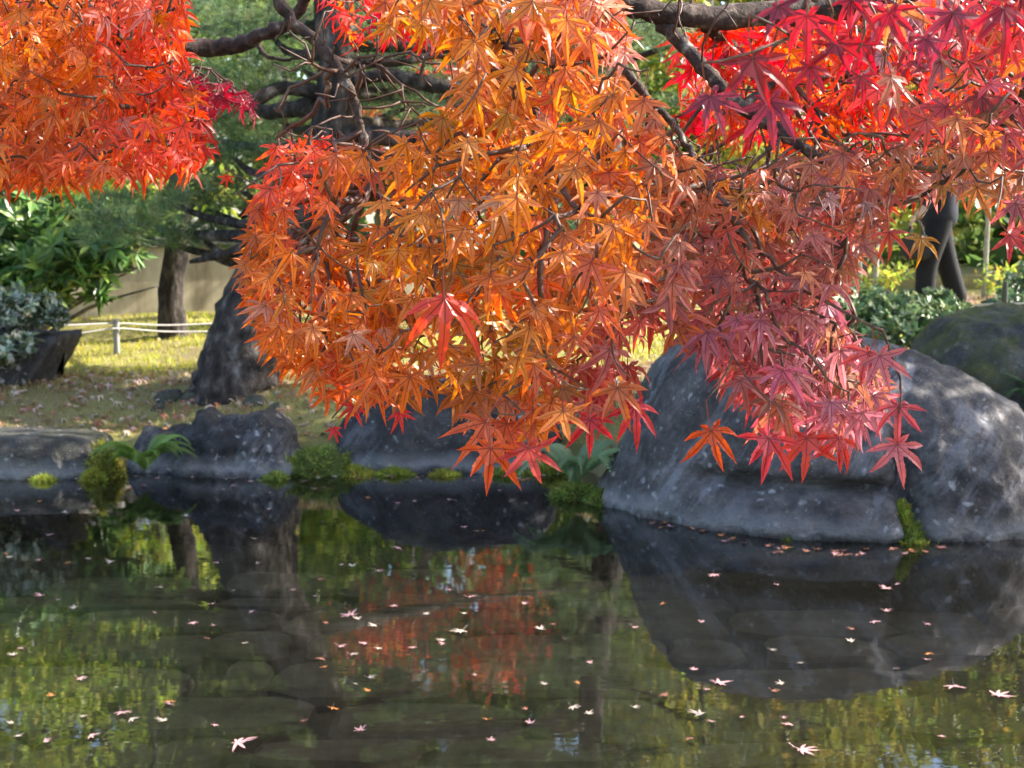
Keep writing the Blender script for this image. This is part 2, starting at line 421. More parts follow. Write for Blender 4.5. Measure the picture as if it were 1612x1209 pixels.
# ------------------------------------------------------------------ rocks
def loaf(name, prof, label, cat, mat, seed=0, e=2.6, zb=-.35, nx=90, nphi=56, amp=.05, freq=2.2, fn=None, group=None, fine=.35, smooth_k=5, crease=.55):
    """a stone given along x by (x, top z, front y, back y); rounded square section, broken by noise"""
    prof = np.array(prof, float)
    xs = np.linspace(prof[0, 0], prof[-1, 0], nx)
    cols = [np.interp(xs, prof[:, 0], prof[:, j]) for j in (1, 2, 3)]
    ker = np.hanning(smooth_k + 2)[1:-1]; ker /= ker.sum()
    cols = [np.convolve(np.pad(c, smooth_k // 2, mode='edge'), ker, 'valid') for c in cols]
    ph = np.linspace(0, np.pi, nphi)
    V = np.zeros((nx, nphi, 3))
    s = np.sign(np.cos(ph)) * np.abs(np.cos(ph)) ** (2 / e); t = np.sin(ph) ** (2 / e)
    yc, hw = (cols[1] + cols[2]) / 2, (cols[2] - cols[1]) / 2
    V[..., 0] = xs[:, None]; V[..., 1] = yc[:, None] - hw[:, None] * s[None]; V[..., 2] = zb + (cols[0] - zb)[:, None] * t[None]
    V = V.reshape(-1, 3)
    ctr = np.array([(prof[0, 0] + prof[-1, 0]) / 2, yc.mean(), cols[0].mean() * .3])
    off = Vector((seed * 7.3, seed * 3.1, seed))
    for i in range(len(V)):
        p = Vector(V[i]); d = (p - Vector(ctr)); d.normalize()
        a = noise.fractal(p * freq + off, 1.0, 2.0, 4) * amp
        r = (1 - abs(noise.noise(p * freq * 1.9 + off))) ** 4 * amp * -crease       # creases
        b = noise.fractal(p * freq * 5 + off, .9, 2.0, 3) * amp * fine
        V[i] = p + d * (a + b + r)
    if fn is not None: V = fn(V)
    ii = (np.arange(nx - 1)[:, None] * nphi + np.arange(nphi - 1)[None]).ravel()
    F = np.vstack([np.stack([ii, ii + nphi + 1, ii + 1], 1), np.stack([ii, ii + nphi, ii + nphi + 1], 1)])
    # end caps
    for r in (0, nx - 1):
        c = len(V); V = np.vstack([V, V[r * nphi:(r + 1) * nphi].mean(0)])
        j = np.arange(nphi - 1) + r * nphi
        F = np.vstack([F, np.stack([np.full(nphi - 1, c), j, j + 1], 1) if r == 0 else np.stack([np.full(nphi - 1, c), j + 1, j], 1)])
    o = link(name, np_mesh(name, V, F, mat, smooth=True))
    return set_props(o, label, cat, group)

def wl(py): return CAMZ * FPX / (py - 380.0)           # distance of the waterline seen at row py
def pr(rows, dr):
    """rows of (px, py of the top, front distance, back distance), the crest dr in front"""
    return [(P(px, py, dr).x, P(px, py, dr).z, f, b) for px, py, f, b in rows]

def boulder_fn(V):
    x, y, z = V[:, 0].copy(), V[:, 1].copy(), V[:, 2].copy()
    lip = np.exp(-((z - .06) / .10) ** 2) * sstep(2.1, 1.5, x) * .09                    # ledge just above the water
    cut = np.exp(-((z - .215) / .028) ** 2) * sstep(1.72, 1.5, x) * sstep(.75, .95, x) * .13
    line = 1.66 + .22 * (.45 - z) * 0 + .10 * (.3 - z)
    groove = np.exp(-((x - line) / .055) ** 2) * sstep(.62, .35, z) * .12
    bul = np.exp(-((x - 2.02) / .34) ** 2 - ((z - .38) / .33) ** 2) * .16
    fr = (y < 6.6)
    V[:, 1] += np.where(fr, -lip + cut + groove - bul, 0)
    V[:, 2] -= groove * .4
    return V
boulder = loaf('boulder', pr([(955, 800, 6.75, 7.0), (975, 745, 6.66, 7.2), (1012, 645, 6.5, 7.3), (1050, 566, 6.38, 7.3), (1110, 532, 6.22, 7.35), (1220, 514, 6.05, 7.35), (1330, 520, 5.98, 7.3),
               (1440, 555, 5.97, 7.2), (1530, 588, 6.0, 7.15), (1590, 635, 6.06, 7.1), (1650, 690, 6.16, 7.05), (1690, 780, 6.3, 6.95), (1710, 850, 6.5, 6.8)], 6.5),
     'huge rounded grey boulder with pale streaks rising from the water beneath the crimson leaves', 'boulder', M_rock, 3, 2.7, nx=170, nphi=130, amp=.035, fn=boulder_fn, fine=.5, smooth_k=25, crease=.4)
loaf('bank_rock', pr([(1680, 800, 6.45, 7.0), (1710, 700, 6.4, 7.2), (1770, 640, 6.4, 7.3), (1850, 700, 6.3, 7.2), (1900, 800, 6.5, 7.0)], 6.6),
     'grey rock at the water edge beyond the right end of the huge boulder', 'rock', M_rock2, 8, nx=60, nphi=40)
loaf('bank_rock', pr([(270, 745, 7.66, 8.1), (292, 668, 7.62, 8.2), (318, 642, 7.6, 8.25), (350, 655, 7.56, 8.2), (420, 640, 7.55, 8.2), (455, 662, 7.58, 8.2), (474, 700, 7.64, 8.1), (484, 745, 7.7, 8.0)], 7.85),
     'dark angular rock with a slanting top between the small fern and the mossy mound', 'rock', M_rock2, 12, 4.0, amp=.04, fine=.7)
loaf('bank_rock', pr([(205, 720, 7.75, 8.1), (225, 678, 7.72, 8.15), (290, 672, 7.72, 8.2), (320, 690, 7.75, 8.1)], 7.9),
     'low dark rock lying just behind the small bright fern', 'rock', M_rock2, 22, 3.2, nx=50, nphi=36)
loaf('bank_rock', pr([(525, 735, 7.85, 8.3), (545, 650, 7.8, 8.5), (600, 608, 7.74, 8.6), (720, 590, 7.72, 8.7), (820, 604, 7.74, 8.6), (872, 640, 7.78, 8.5), (895, 735, 7.85, 8.3)], 8.1),
     'wide dark smooth rock behind the hanging orange leaves at the far water edge', 'rock', M_rock2, 31, 3.4, amp=.045)
loaf('shore_slab', pr([(-150, 690, 7.5, 8.1), (-140, 680, 7.48, 8.2), (0, 678, 7.5, 8.2), (120, 680, 7.52, 8.2), (160, 690, 7.55, 8.15), (172, 742, 7.6, 8.0)], 7.85),
     'long flat-topped edging stone with white lichen at the left of the far bank', 'stone', M_rock4, 41, 6.5, amp=.022, freq=3)
def lean(V):
    V[:, 0] = -3.4 + (V[:, 0] + 3.4) * (.70 + .36 * np.clip((V[:, 2] - .38) / .32, 0, 1)); return V
loaf('bank_rock', pr([(-110, 530, 8.85, 9.5), (-90, 520, 8.8, 9.6), (40, 520, 8.8, 9.5), (104, 522, 8.85, 9.5), (112, 530, 8.9, 9.45)], 9.1),
     'flat-topped dark rock wider at its top beneath the silvery shrub', 'rock', M_rock2, 51, 7.0, zb=.1, amp=.028, fine=.7, fn=lean)
loaf('mossy_rock', pr([(1425, 640, 7.5, 8.0), (1450, 560, 7.4, 8.4), (1490, 505, 7.35, 8.6), (1560, 484, 7.3, 8.7), (1680, 480, 7.3, 8.7), (1780, 520, 7.4, 8.5), (1830, 640, 7.6, 8.2)], 7.9),
     'dark rock covered in olive moss on the bank behind the huge boulder', 'rock', M_rock3, 61, 2.8, zb=0, amp=.05)
for k, (px, py, s) in enumerate([(268, 598, .10), (300, 600, .07), (248, 628, .05), (400, 625, .08), (436, 612, .06)]):
    d = 8.75 - k * .06; c = P(px, py, d); zg = float(gz(c.x, d))
    loaf('loose_stone', [(c.x - s, zg - .02, d - .02, d + .02), (c.x - s * .7, zg + s * .35, d - s * .6, d + s * .6), (c.x, zg + s * .6, d - s * .8, d + s * .8), (c.x + s * .7, zg + s * .4, d - s * .6, d + s * .6), (c.x + s, zg - .02, d - .02, d + .02)],
         ['largest loose grey stone just left of the pine roots', 'middle loose stone touching the pine roots on the left', 'tiny stone on the turf farthest left of the pine roots', 'grey stone in front of the pine roots', 'small stone right of the pine roots'][k], 'stone', M_rock4, 70 + k, zb=zg - .05, nx=16, nphi=12, amp=.012, freq=9, group='loose stones by the pine roots')

# moss cushions
MOSS_TUFT = None
def moss_mound(c, sx, sy, sz, seed, label=None, parent=None, name='moss_clump'):
    rr = np.random.RandomState(seed); nu, nv = 34, 14
    V = []
    for j in range(nv):
        el = (j / (nv - 1)) * math.pi / 2
        for i in range(nu):
            a = i / nu * 2 * math.pi
            d = Vector((math.cos(a) * math.cos(el), math.sin(a) * math.cos(el), math.sin(el)))
            r = 1 + .28 * noise.fractal(d * 2.6 + Vector((seed, 0, 0)), 1, 2, 4)
            V.append((c[0] + d.x * sx * r, c[1] + d.y * sy * r, c[2] - .02 + d.z * sz * r))
    V = np.array(V); F = []
    for j in range(nv - 1):
        for i in range(nu):
            a, b = j * nu + i, j * nu + (i + 1) % nu
            F += [(a, b, b + nu), (a, b + nu, a + nu)]
    nb = 1500; idx = rr.randint(0, len(V), nb); pos = V[idx] + rr.normal(0, .008, (nb, 3))
    ctr = np.array(c) - np.array([0, 0, sz * .3])
    dirn = norm(norm(pos - ctr) + rr.normal(0, .45, (nb, 3)))
    T = np.array([(-.5, 0, 0), (.5, 0, 0), (0, 1, .05)]) * np.array([.007, .028, .028])
    B = basis(dirn, norm(rr.normal(size=(nb, 3))))
    V2, F2 = inst(T, np.array([[0, 1, 2]]), B * rr.uniform(.6, 1.3, (nb, 1, 1)), pos)
    base = np.array([[.27, .31, .05], [.34, .34, .06], [.22, .28, .06]][seed % 3])
    t1 = np.tile(base * .45, (len(V), 1)); t2 = np.repeat(base * rr.uniform(.5, 1.5, (nb, 1)) * (1 + rr.normal(0, .12, (nb, 3))), 3, 0)
    Vm, Fm = merge([(V, np.array(F)), (V2, F2)])
    o = link(name, np_mesh(name, Vm, Fm, M_grass, tint=np.clip(np.vstack([t1, t2]), 0, 1)), parent)
    if parent is None: set_props(o, label, 'moss')
    return o
for k, (px, py, d, sx, sz, lab) in enumerate([
        (498, 742, 7.75, .20, .15, 'bright green mossy mound at the water edge right of the dark angular rock'),
        (455, 738, 7.7, .09, .08, 'small green moss tuft at the foot of the dark angular rock'),
        (165, 745, 7.6, .09, .17, 'straggly yellow-green moss between the edging stone and the small fern'),
        (962, 788, 6.82, .11, .08, 'bright moss cushion below the larger fern beside the huge boulder'),
        (1022, 806, 6.68, .045, .055, 'tiny round moss cushion at the left foot of the huge boulder'),
        (560, 742, 7.72, .12, .04, 'thin strip of moss along the base of the wide dark rock'),
        (905, 778, 7.0, .12, .07, 'brownish moss heap under the larger fern')]):
    c = P(px, py, d); moss_mound((c.x, d, max(c.z - .02, 0)), sx, sx * .7, sz, 80 + k, lab)
rock_at = {o.name: o for o in bpy.data.objects}
for k, (px, d, sx, sz, nm) in enumerate([(60, 7.49, .05, .02, 'shore_slab'), (140, 7.52, .06, .05, 'shore_slab'), (430, 7.54, .06, .03, 'bank_rock.001'),
                                      (620, 7.7, .10, .03, 'bank_rock.003'), (700, 7.68, .07, .02, 'bank_rock.003'), (800, 7.7, .12, .035, 'bank_rock.003'), (868, 7.74, .08, .06, 'bank_rock.003')]):
    moss_mound(((px - 806) / FPX * d, d, .005), sx, .05, sz, 120 + k, None, rock_at[nm], 'moss_fringe')
for k, (px, py, d, sx, sz) in enumerate([(1432, 838, 5.97, .05, .09), (1418, 800, 6.0, .02, .05), (1440, 856, 5.93, .075, .025), (1098, 828, 6.36, .02, .02), (1240, 850, 6.02, .02, .02)]):
    c = P(px, py, d); moss_mound((c.x, d, c.z - sz * .5), sx, .05, sz, 95 + k, None, boulder, 'moss_patch')

# ------------------------------------------------------------------ templates for foliage
QUADLEAF = np.array([(0, 0, 0), (-.22, .4, .05), (0, .45, -.02), (.22, .4, .05), (0, 1, -.06)])
QUADF = np.array([(0, 2, 1), (0, 3, 2), (1, 2, 4), (2, 3, 4)])
def leaves_mesh(name, pos, size, cols, mat, parent=None, up=.5, narrow=1.0, droop=.2):
    n = len(pos)
    Zn = norm(rand_unit(n) + np.array([0, 0, up])); Yn = norm(rand_unit(n) + np.array([0, 0, -droop]))
    B = basis(Yn, Zn) * (size * R.uniform(.7, 1.25, n))[:, None, None]
    T = QUADLEAF * np.array([narrow, 1, 1])
    V, Fc = inst(T, QUADF, B, pos)
    return link(name, np_mesh(name, V, Fc, mat, tint=np.repeat(np.clip(cols, 0, 1), len(T), 0)), parent)
def pick(cols, n, jit=.18):
    cols = np.array(cols); c = cols[R.randint(0, len(cols), n)]
    return np.clip(c * (1 + R.normal(0, jit, (n, 1))) * (1 + R.normal(0, .08, (n, 3))), 0.003, 1)
def blob_points(blobs, n, shell=.55, lumps=9, filt=True):
    """points gathered in small clumps that fill the blobs (centre, radii)"""
    vol = np.array([b[1][0] * b[1][1] * b[1][2] for b in blobs]) ** .67; pv = vol / vol.sum()
    out = []
    per = 26; m = int(n / per) + 1
    for bi, q in zip(range(len(blobs)), R.multinomial(m, pv)):
        c, r = np.array(blobs[bi][0]), np.array(blobs[bi][1])
        d = rand_unit(q) * (R.rand(q, 1) ** (1 - shell) ) * (1 + .16 * R.normal(size=(q, 1)))
        cc = c + d * r
        cr = .16 * r.mean() + .06
        pts = cc[:, None] + R.normal(0, 1, (q, per, 3)) * np.array([cr, cr, cr * .6])
        out.append(pts.reshape(-1, 3))
    p = np.vstack(out)[:n * 2]
    if filt: p = p[lit_filter(p)]
    return p

def limb(name, pts, radii, mat, parent, sides=9, k=6, rough=.06, seed=0):
    q, r = spline(pts, radii, k); V, Fc = tube(q, r, sides, seed, rough)
    return link(name, np_mesh(name, V, Fc, mat, smooth=True), parent)

# ------------------------------------------------------------------ the pines
NEED_T, NEED_F = [], []
_r = np.random.RandomState(3)
for i in range(16):
    d = norm(_r.normal(size=3) * np.array([1, 1, .6]) + np.array([0, 0, .75])); s = norm(np.cross(d, _r.normal(size=3))) * .022
    NEED_T += [tuple(s), tuple(-s), tuple(d * _r.uniform(.75, 1.1))]; NEED_F.append((3 * i, 3 * i + 1, 3 * i + 2))
NEED_T, NEED_F = np.array(NEED_T), np.array(NEED_F)
PINE_COLS = [(.08, .14, .05), (.10, .17, .065), (.15, .21, .08), (.20, .26, .10), (.09, .15, .09)]
def pine_pad_points(c, rx, ry, rz, n):
    a = R.uniform(0, 2 * np.pi, n); r = np.sqrt(R.rand(n)) * (1 + .25 * np.sin(a * 3 + R.rand() * 6) + .12 * R.normal(size=n))
    return np.stack([c[0] + np.cos(a) * r * rx, c[1] + np.sin(a) * r * ry, c[2] + rz * (1 - r ** 2) * R.uniform(.1, 1, n) + R.normal(0, rz * .22, n)], 1)
def pine(base, trunk_pts, radii, pads, label, tuft=.11, density=170, extra=()):
    t = thing('pine_tree', base, label, 'tree')
    limb('trunk', trunk_pts, radii, M_bark_p, t, 20, 8, .04, 4)
    for pts, r in extra: limb('branch', pts, r, M_bark_p, t, 8, 6, .1, 7)
    tp = [Vector(p) for p in spline(trunk_pts, radii, 8)[0]]
    allp = []
    for c, rx, ry, rz in pads:
        cv = Vector(c)
        tb = min(tp, key=lambda q: (q - cv).length + abs(q.z + .15 - c[2]) * .8)
        if (tb - cv).length > .3:
            mid = tb.lerp(cv, .55) + Vector((R.normal(0, .06), R.normal(0, .06), -.05))
            limb('branch', [tb, mid, cv], [.035 + .012 * (tb - cv).length, .03, .012], M_bark_p, t, 6, 4, .1, 9)
        n = int(density * (rx * ry / .25) ** .85); allp.append(pine_pad_points(c, rx, ry, rz, n))
    p = np.vstack(allp); p = p[lit_filter(p)]; n = len(p)
    Zn = norm(rand_unit(n) * .7 + np.array([0, 0, .8])); B = basis(rand_unit(n), Zn) * (tuft * R.uniform(.75, 1.3, n))[:, None, None]
    V, Fc = inst(NEED_T, NEED_F, B, p)
    cols = pick(PINE_COLS, n, .25)
    o = link('needles', np_mesh('needles', V, Fc, M_needle, tint=np.repeat(cols, len(NEED_T), 0)), t); o['kind'] = 'stuff'
    return t
tb = [P(366, 640, 8.85), P(376, 585, 8.85), P(398, 500, 8.87), P(442, 400, 8.92), P(492, 290, 8.97), P(520, 200, 9.0), P(530, 110, 9.02), P(522, 20, 9.05), P(515, -120, 9.1), P(540, -300, 9.15), P(560, -560, 9.2), P(590, -900, 9.2)]
padsA = []
for px, py, d, rx, rz in [(230, 372, 10.2, .5, .13), (318, 372, 9.9, .5, .13), (390, 385, 10.0, .35, .1), (265, 320, 9.8, .5, .14), (190, 345, 10.6, .45, .10), (380, 300, 9.7, .45, .14), (300, 210, 9.7, .55, .15), (480, 110, 10.2, .6, .15), (560, 200, 10.3, .6, .15), (660, 230, 10.1, .5, .12), (760, 180, 10.2, .6, .14), (330, 150, 9.6, .55, .16), (430, 60, 9.3, .5, .15), (300, 40, 10.2, .8, .2), (640, 170, 9.6, .6, .16), (720, 70, 9.4, .7, .18), (860, 130, 9.7, .6, .16),
                          (330, 330, 9.9, .45, .15), (370, 250, 9.4, .45, .14), (440, 190, 10.4, .6, .15), (570, 40, 10.4, .7, .18),
                          (300, 390, 9.8, .3, .10), (1000, 60, 10.0, .7, .2), (420, 330, 10.6, .5, .14), (960, 360, 10.8, .6, .15),
                          (330, -120, 9.3, .8, .2), (640, -130, 9.4, .9, .2), (420, -280, 9.5, .8, .2), (740, -330, 9.0, .9, .22), (520, -480, 9.0, .8, .22), (880, -100, 9.6, .7, .2), (180, -60, 9.8, .7, .2), (650, -640, 9.2, .8, .25), (450, -720, 9.4, .7, .25), (580, -900, 9.2, .6, .3)]:
    c = P(px, py, d); padsA.append((tuple(c), rx, rx * .8, rz))
extraA = [([P(505, 148, 9.0), P(450, 138, 8.9), P(410, 152, 8.8), P(385, 170, 8.75)], [.05, .045, .04, .02]),
          ([P(500, 168, 9.05), P(450, 172, 9.2), P(420, 176, 9.35), P(380, 165, 9.5)], [.06, .055, .045, .03]),
          ([P(530, 215, 9.0), P(600, 214, 8.95), P(700, 226, 8.9), P(800, 232, 8.9), P(900, 250, 8.95)], [.075, .06, .055, .045, .03]),
          ([P(540, 130, 9.0), P(610, 118, 9.0), P(670, 132, 9.0), P(740, 140, 9.05), P(800, 130, 9.1)], [.05, .045, .05, .035, .02]),
          ([P(470, 345, 8.95), P(420, 372, 9.1), P(360, 398, 9.3), P(300, 412, 9.5)], [.05, .04, .03, .015]),
          ([P(490, 300, 8.97), P(440, 300, 9.2), P(380, 340, 9.5)], [.06, .045, .02])]
pine(tuple(P(366, 605, 8.85)), tb, [.30, .25, .225, .185, .145, .122, .115, .108, .10, .09, .075, .04], padsA,
     'leaning dark pine on the far bank behind the orange maple leaves', extra=extraA)
def straight_pine(x, y, h, label, n=22, r0=.17, seed=0, spread=1.3, zlow=1.4):
    z0 = float(gz(x, y)); rr = np.random.RandomState(seed)
    pts = [(x + .15 * math.sin(i * 1.1 + seed), y + .1 * math.cos(i * 1.4 + seed), z0 - .1 + h * i / 6) for i in range(7)]
    pads = []
    for i in range(n):
        f = i / (n - 1); z = z0 + zlow + (h - zlow) * f; a = i * 2.4 + seed; R_ = spread * (1 - .7 * f)
        pads.append(((x + math.cos(a) * R_, y + math.sin(a) * R_, z), .5 + .35 * (1 - f), .5 + .3 * (1 - f), .2))
    pine((x, y, z0), pts, [r0 * (1 - .8 * i / 6) for i in range(7)], pads, label, .13, 80)
straight_pine(.9, 13.5, 7.5, 'pine standing behind the leaning pine, hidden by the hanging maple leaves', 26, .17, 2, 1.4)
straight_pine(-2.6, 17.0, 9, 'tall pine far behind the leaning pine trunk', 26, .2, 9, 1.7, 2.4)

# ------------------------------------------------------------------ broadleaf trees and shrubs
def tree(name, x, y, h, blobs, n, size, cols, label, trunk_r=.12, mat=None, bark=None, group=None, cat='tree', stem_h=None):
    z0 = float(gz(x, y)); t = thing(name, (x, y, z0), label, cat, group)
    top = z0 + (stem_h or h * .8)
    limb('trunk', [(x, y, z0 - .1), (x + .08, y, z0 + h * .25), (x - .05, y + .05, z0 + h * .5), (x, y, top)], [trunk_r * 1.25, trunk_r, trunk_r * .75, trunk_r * .25], bark or M_bark_b, t, 10, 5)
    for i, (c, r) in enumerate(blobs):
        s = Vector((x, y, min(z0 + h * .28 + .1 * i, c[2] - .05)))
        limb('branch', [s, s.lerp(Vector(c), .5) + Vector((0, 0, -.08)), c], [trunk_r * .5, trunk_r * .35, trunk_r * .12], bark or M_bark_b, t, 6, 4)
    p = blob_points(blobs, n)
    o = leaves_mesh('crown', p, size, pick(cols, len(p), .22), mat or M_leaf, t); o['kind'] = 'stuff'
    return t
GREEN_B = [(.20, .28, .04), (.30, .38, .05), (.40, .44, .07), (.13, .21, .04)]
GREEN_D = [(.06, .11, .03), (.09, .15, .04), (.13, .19, .05)]
YELL = [(.40, .38, .06), (.28, .32, .05), (.45, .34, .05), (.20, .26, .05)]
REDS = [(.45, .05, .03), (.55, .10, .03), (.35, .04, .04), (.5, .2, .04)]
def rb(x, y, z, h, n, s, seed):
    rr = np.random.RandomState(seed)
    return [((x + rr.normal(0, s * .55), y + rr.normal(0, s * .45), z + h * i / (n - 1)), (s * rr.uniform(.55, .9), s * rr.uniform(.5, .8), s * rr.uniform(.4, .65))) for i in range(n)]
tree('broadleaf_tree', -4.6, 19.5, 9, rb(-4.6, 19.5, 2.6, 6.2, 12, 1.9, 1), 13500, .21, GREEN_B, 'sunlit light green broadleaf tree far behind at the left, mirrored in the pond', .16)
tree('broadleaf_tree', -7.2, 18.0, 9, rb(-7.2, 18.0, 2.0, 6.5, 12, 1.9, 2), 12000, .21, GREEN_B + GREEN_D, 'green broadleaf tree at the far left beyond the garden wall', .16)
tree('red_maple', -.75, 12.4, 2.4, rb(-.62, 12.4, 1.75, .7, 6, .62, 3), 3200, .07, REDS, 'small red maple on the far bank, mirrored in the middle of the pond', .05)
tree('broadleaf_tree', 1.4, 22.5, 10, rb(1.4, 22.5, 3.0, 6.5, 12, 2.0, 4), 12000, .22, GREEN_D + GREEN_B, 'dark green broadleaf tree far behind the hanging maple leaves', .18)
tree('yellowing_tree', 4.2, 20.5, 9, rb(4.2, 20.5, 1.6, 6.8, 14, 2.0, 6), 15000, .21, YELL, 'yellow-green tree far behind the huge boulder, mirrored below it', .16)
tree('yellowing_tree', 7.8, 19.0, 9, rb(7.8, 19.0, 1.6, 6.5, 13, 2.0, 7), 12000, .21, YELL + GREEN_B, 'yellow-green tree at the far right behind the walking person', .16)
tree('broadleaf_tree', -1.9, 24.5, 11, rb(-1.9, 24.5, 2.5, 8, 12, 2.3, 8), 8000, .18, GREEN_D + GREEN_B, 'tall dim green tree farthest back behind the pines', .2)
tree('broadleaf_tree', -10.5, 23, 11, rb(-10.5, 23, 2, 8, 12, 2.4, 18), 6000, .18, GREEN_B, 'tall light green tree farthest back at the left edge', .2)
tree('broadleaf_tree', 6.0, 25.5, 11, rb(6.0, 25.5, 2, 8.5, 12, 2.5, 19), 7000, .18, GREEN_B + YELL, 'tall light green tree farthest back at the right', .2)
tree('light_green_tree', -3.7, 14.6, 4.6, rb(-3.7, 14.6, 1.7, 2.6, 9, 1.0, 23), 7000, .12, [(.30, .40, .05), (.40, .48, .07), (.22, .32, .05), (.46, .46, .08)], 'airy light green tree just beyond the garden wall, bright in the left reflection', .07)
tree('yellowing_tree', 2.3, 16.8, 5.2, rb(2.3, 16.8, 2.4, 2.4, 8, .9, 27), 5000, .11, YELL, 'small yellow-green tree behind the hanging crimson leaves', .07)
# a far wood closing the view
wp = []
for i in range(34):
    a = math.radians(-52 + 104 * i / 33); d = 36 + 4 * R.rand()
    wp += [((math.sin(a) * d, math.cos(a) * d, 1.0 + 2.9 * j), (2.6, 2.2, 2.0)) for j in range(6)]
p = blob_points(wp, 34000, filt=False)
o = leaves_mesh('far_wood', p, 1.1, pick(GREEN_D + [(.12, .17, .04)], len(p), .25), M_leaf); set_props(o, 'dim green wood closing the view behind all the trees', 'wood', kind='stuff')

# the lance-leaved evergreen at the left: whorls of long leaves
def whorl_shrub(name, base, blobs, n, leaf, cols, label, narrow, mat, per=11, trunk_r=.02):
    t = thing(name, base, label, 'shrub')
    b = Vector(base)
    for i, (c, r) in enumerate(blobs):
        limb('stem', [b + Vector((R.normal(0, .05), R.normal(0, .05), -.05)), b.lerp(Vector(c), .5) + Vector((0, 0, .06)), c], [trunk_r, trunk_r * .7, trunk_r * .25], M_bark_b, t, 6, 4)
    ctr = []
    for bi, q in zip(blobs, R.multinomial(n, np.ones(len(blobs)) / len(blobs))):
        ctr.append(np.array(bi[0]) + rand_unit(q) * (R.rand(q, 1) ** .45) * np.array(bi[1]))
    ctr = np.vstack(ctr); ctr = ctr[lit_filter(ctr)]
    pos = np.repeat(ctr, per, 0); m = len(pos)
    ax = np.repeat(norm(rand_unit(len(ctr)) * .8 + np.array([0, -.3, .7])), per, 0)
    Yd = norm(rand_unit(m) + ax * .55); Zd = norm(ax + rand_unit(m) * .35)
    B = basis(Yd, Zd) * (leaf * R.uniform(.7, 1.2, m))[:, None, None]
    V, Fc = inst(QUADLEAF * np.array([narrow, 1, 1]), QUADF, B, pos)
    o = link('foliage', np_mesh('foliage', V, Fc, mat, tint=np.repeat(pick(cols, m, .2), 5, 0)), t); o['kind'] = 'stuff'
    return t
def pxblob(px, py, d, rx, ry, rz): return (tuple(P(px, py, d)), (rx, ry, rz))
whorl_shrub('lance_leaved_shrub', (float(P(30, 545, 10.9).x), 10.9, float(gz(P(30, 545, 10.9).x, 10.9))),
    [pxblob(60, 390, 10.4, .45, .4, .25), (tuple(P(140, 420, 10.3)), (.42, .4, .26)), pxblob(190, 450, 10.6, .25, .25, .12), pxblob(220, 420, 10.4, .3, .3, .2), pxblob(250, 450, 10.5, .18, .2, .13), pxblob(120, 350, 10.8, .5, .4, .2), pxblob(20, 340, 10.8, .5, .4, .25), pxblob(30, 440, 10.2, .35, .3, .2), pxblob(215, 345, 10.9, .4, .3, .16), pxblob(-80, 400, 10.5, .4, .4, .3)],
    620, .16, [(.07, .15, .035), (.10, .20, .045), (.15, .26, .06), (.05, .10, .03), (.2, .28, .06)], 'evergreen shrub with long lance-shaped leaves spreading above the rope fence', .8, M_gloss)
limb_base = P(275, 545, 11.2)
whorl_shrub('silvery_shrub', (float(P(10, 560, 9.1).x), 9.1, .55), [pxblob(10, 480, 9.0, .2, .2, .16), pxblob(45, 498, 8.95, .15, .18, .12), pxblob(-40, 520, 8.9, .25, .25, .2), pxblob(15, 540, 8.75, .17, .14, .09), pxblob(70, 478, 9.1, .1, .12, .07), pxblob(-20, 560, 8.7, .2, .14, .08), pxblob(90, 500, 9.0, .06, .06, .05)],
    330, .055, [(.12, .16, .08), (.22, .26, .17), (.38, .40, .31), (.07, .10, .045)], 'silvery glossy-leaved shrub on top of the leaning rock at the left edge', 1.3, M_gloss, 9, .02)
whorl_shrub('low_shrub', (2.75, 9.6, float(gz(2.75, 9.6))), [pxblob(1370, 490, 9.4, .3, .3, .14), pxblob(1440, 500, 9.3, .32, .3, .15), pxblob(1400, 525, 9.0, .3, .3, .12), pxblob(1340, 470, 9.7, .25, .3, .12), pxblob(1480, 520, 9.1, .22, .3, .12), pxblob(1460, 480, 9.7, .25, .25, .1), pxblob(1300, 500, 9.6, .3, .3, .14)],
    760, .06, [(.08, .14, .05), (.13, .20, .07), (.20, .26, .11), (.06, .10, .04)], 'low dense dark green shrub between the huge boulder and the walking person', 1.4, M_gloss, 9, .012)
whorl_shrub('low_shrub', (4.4, 11.0, float(gz(4.4, 11))), [pxblob(1620, 460, 11.0, .35, .3, .2), pxblob(1680, 450, 11.0, .4, .3, .25), pxblob(1600, 480, 10.8, .25, .3, .1)],
    200, .06, [(.06, .11, .05), (.10, .17, .08), (.16, .22, .12)], 'low green shrub at the right edge behind the mossy rock', 1.4, M_gloss, 9, .012)
# slim bamboo-like saplings catching the sun behind the person
for k, (px, d, h) in enumerate([(1350, 15.0, 2.2), (1376, 15.4, 2.4), (1548, 16.0, 2.6), (1625, 15.5, 2.6)]):
    x = (px - 806) / FPX * d; z0 = float(gz(x, d))
    t = thing('sapling', (x, d, z0), ['slim pale sapling left of the walking person, first from the maple leaves', 'slim pale sapling just left of the walking person', 'slim pale sapling just right of the walking person', 'slim sapling at the right edge of the view'][k], 'sapling', 'saplings in the sunlit clearing')
    limb('stem', [(x, d, z0 - .05), (x + .02, d, z0 + h * .5), (x - .02, d, z0 + h)], [.03, .026, .012], plain_mat('pale_bark', (.34, .32, .26)) if k == 0 else bpy.data.materials['pale_bark'], t, 7, 4)
    p = blob_points([((x, d, z0 + h * .45), (.4, .3, .5)), ((x, d, z0 + h * .9), (.5, .4, .5)), ((x + .1, d, z0 + .25), (.3, .3, .2))], 420)
    o = leaves_mesh('foliage', p, .12, pick(GREEN_B + YELL, len(p)), M_leaf, t, narrow=.7); o['kind'] = 'stuff'
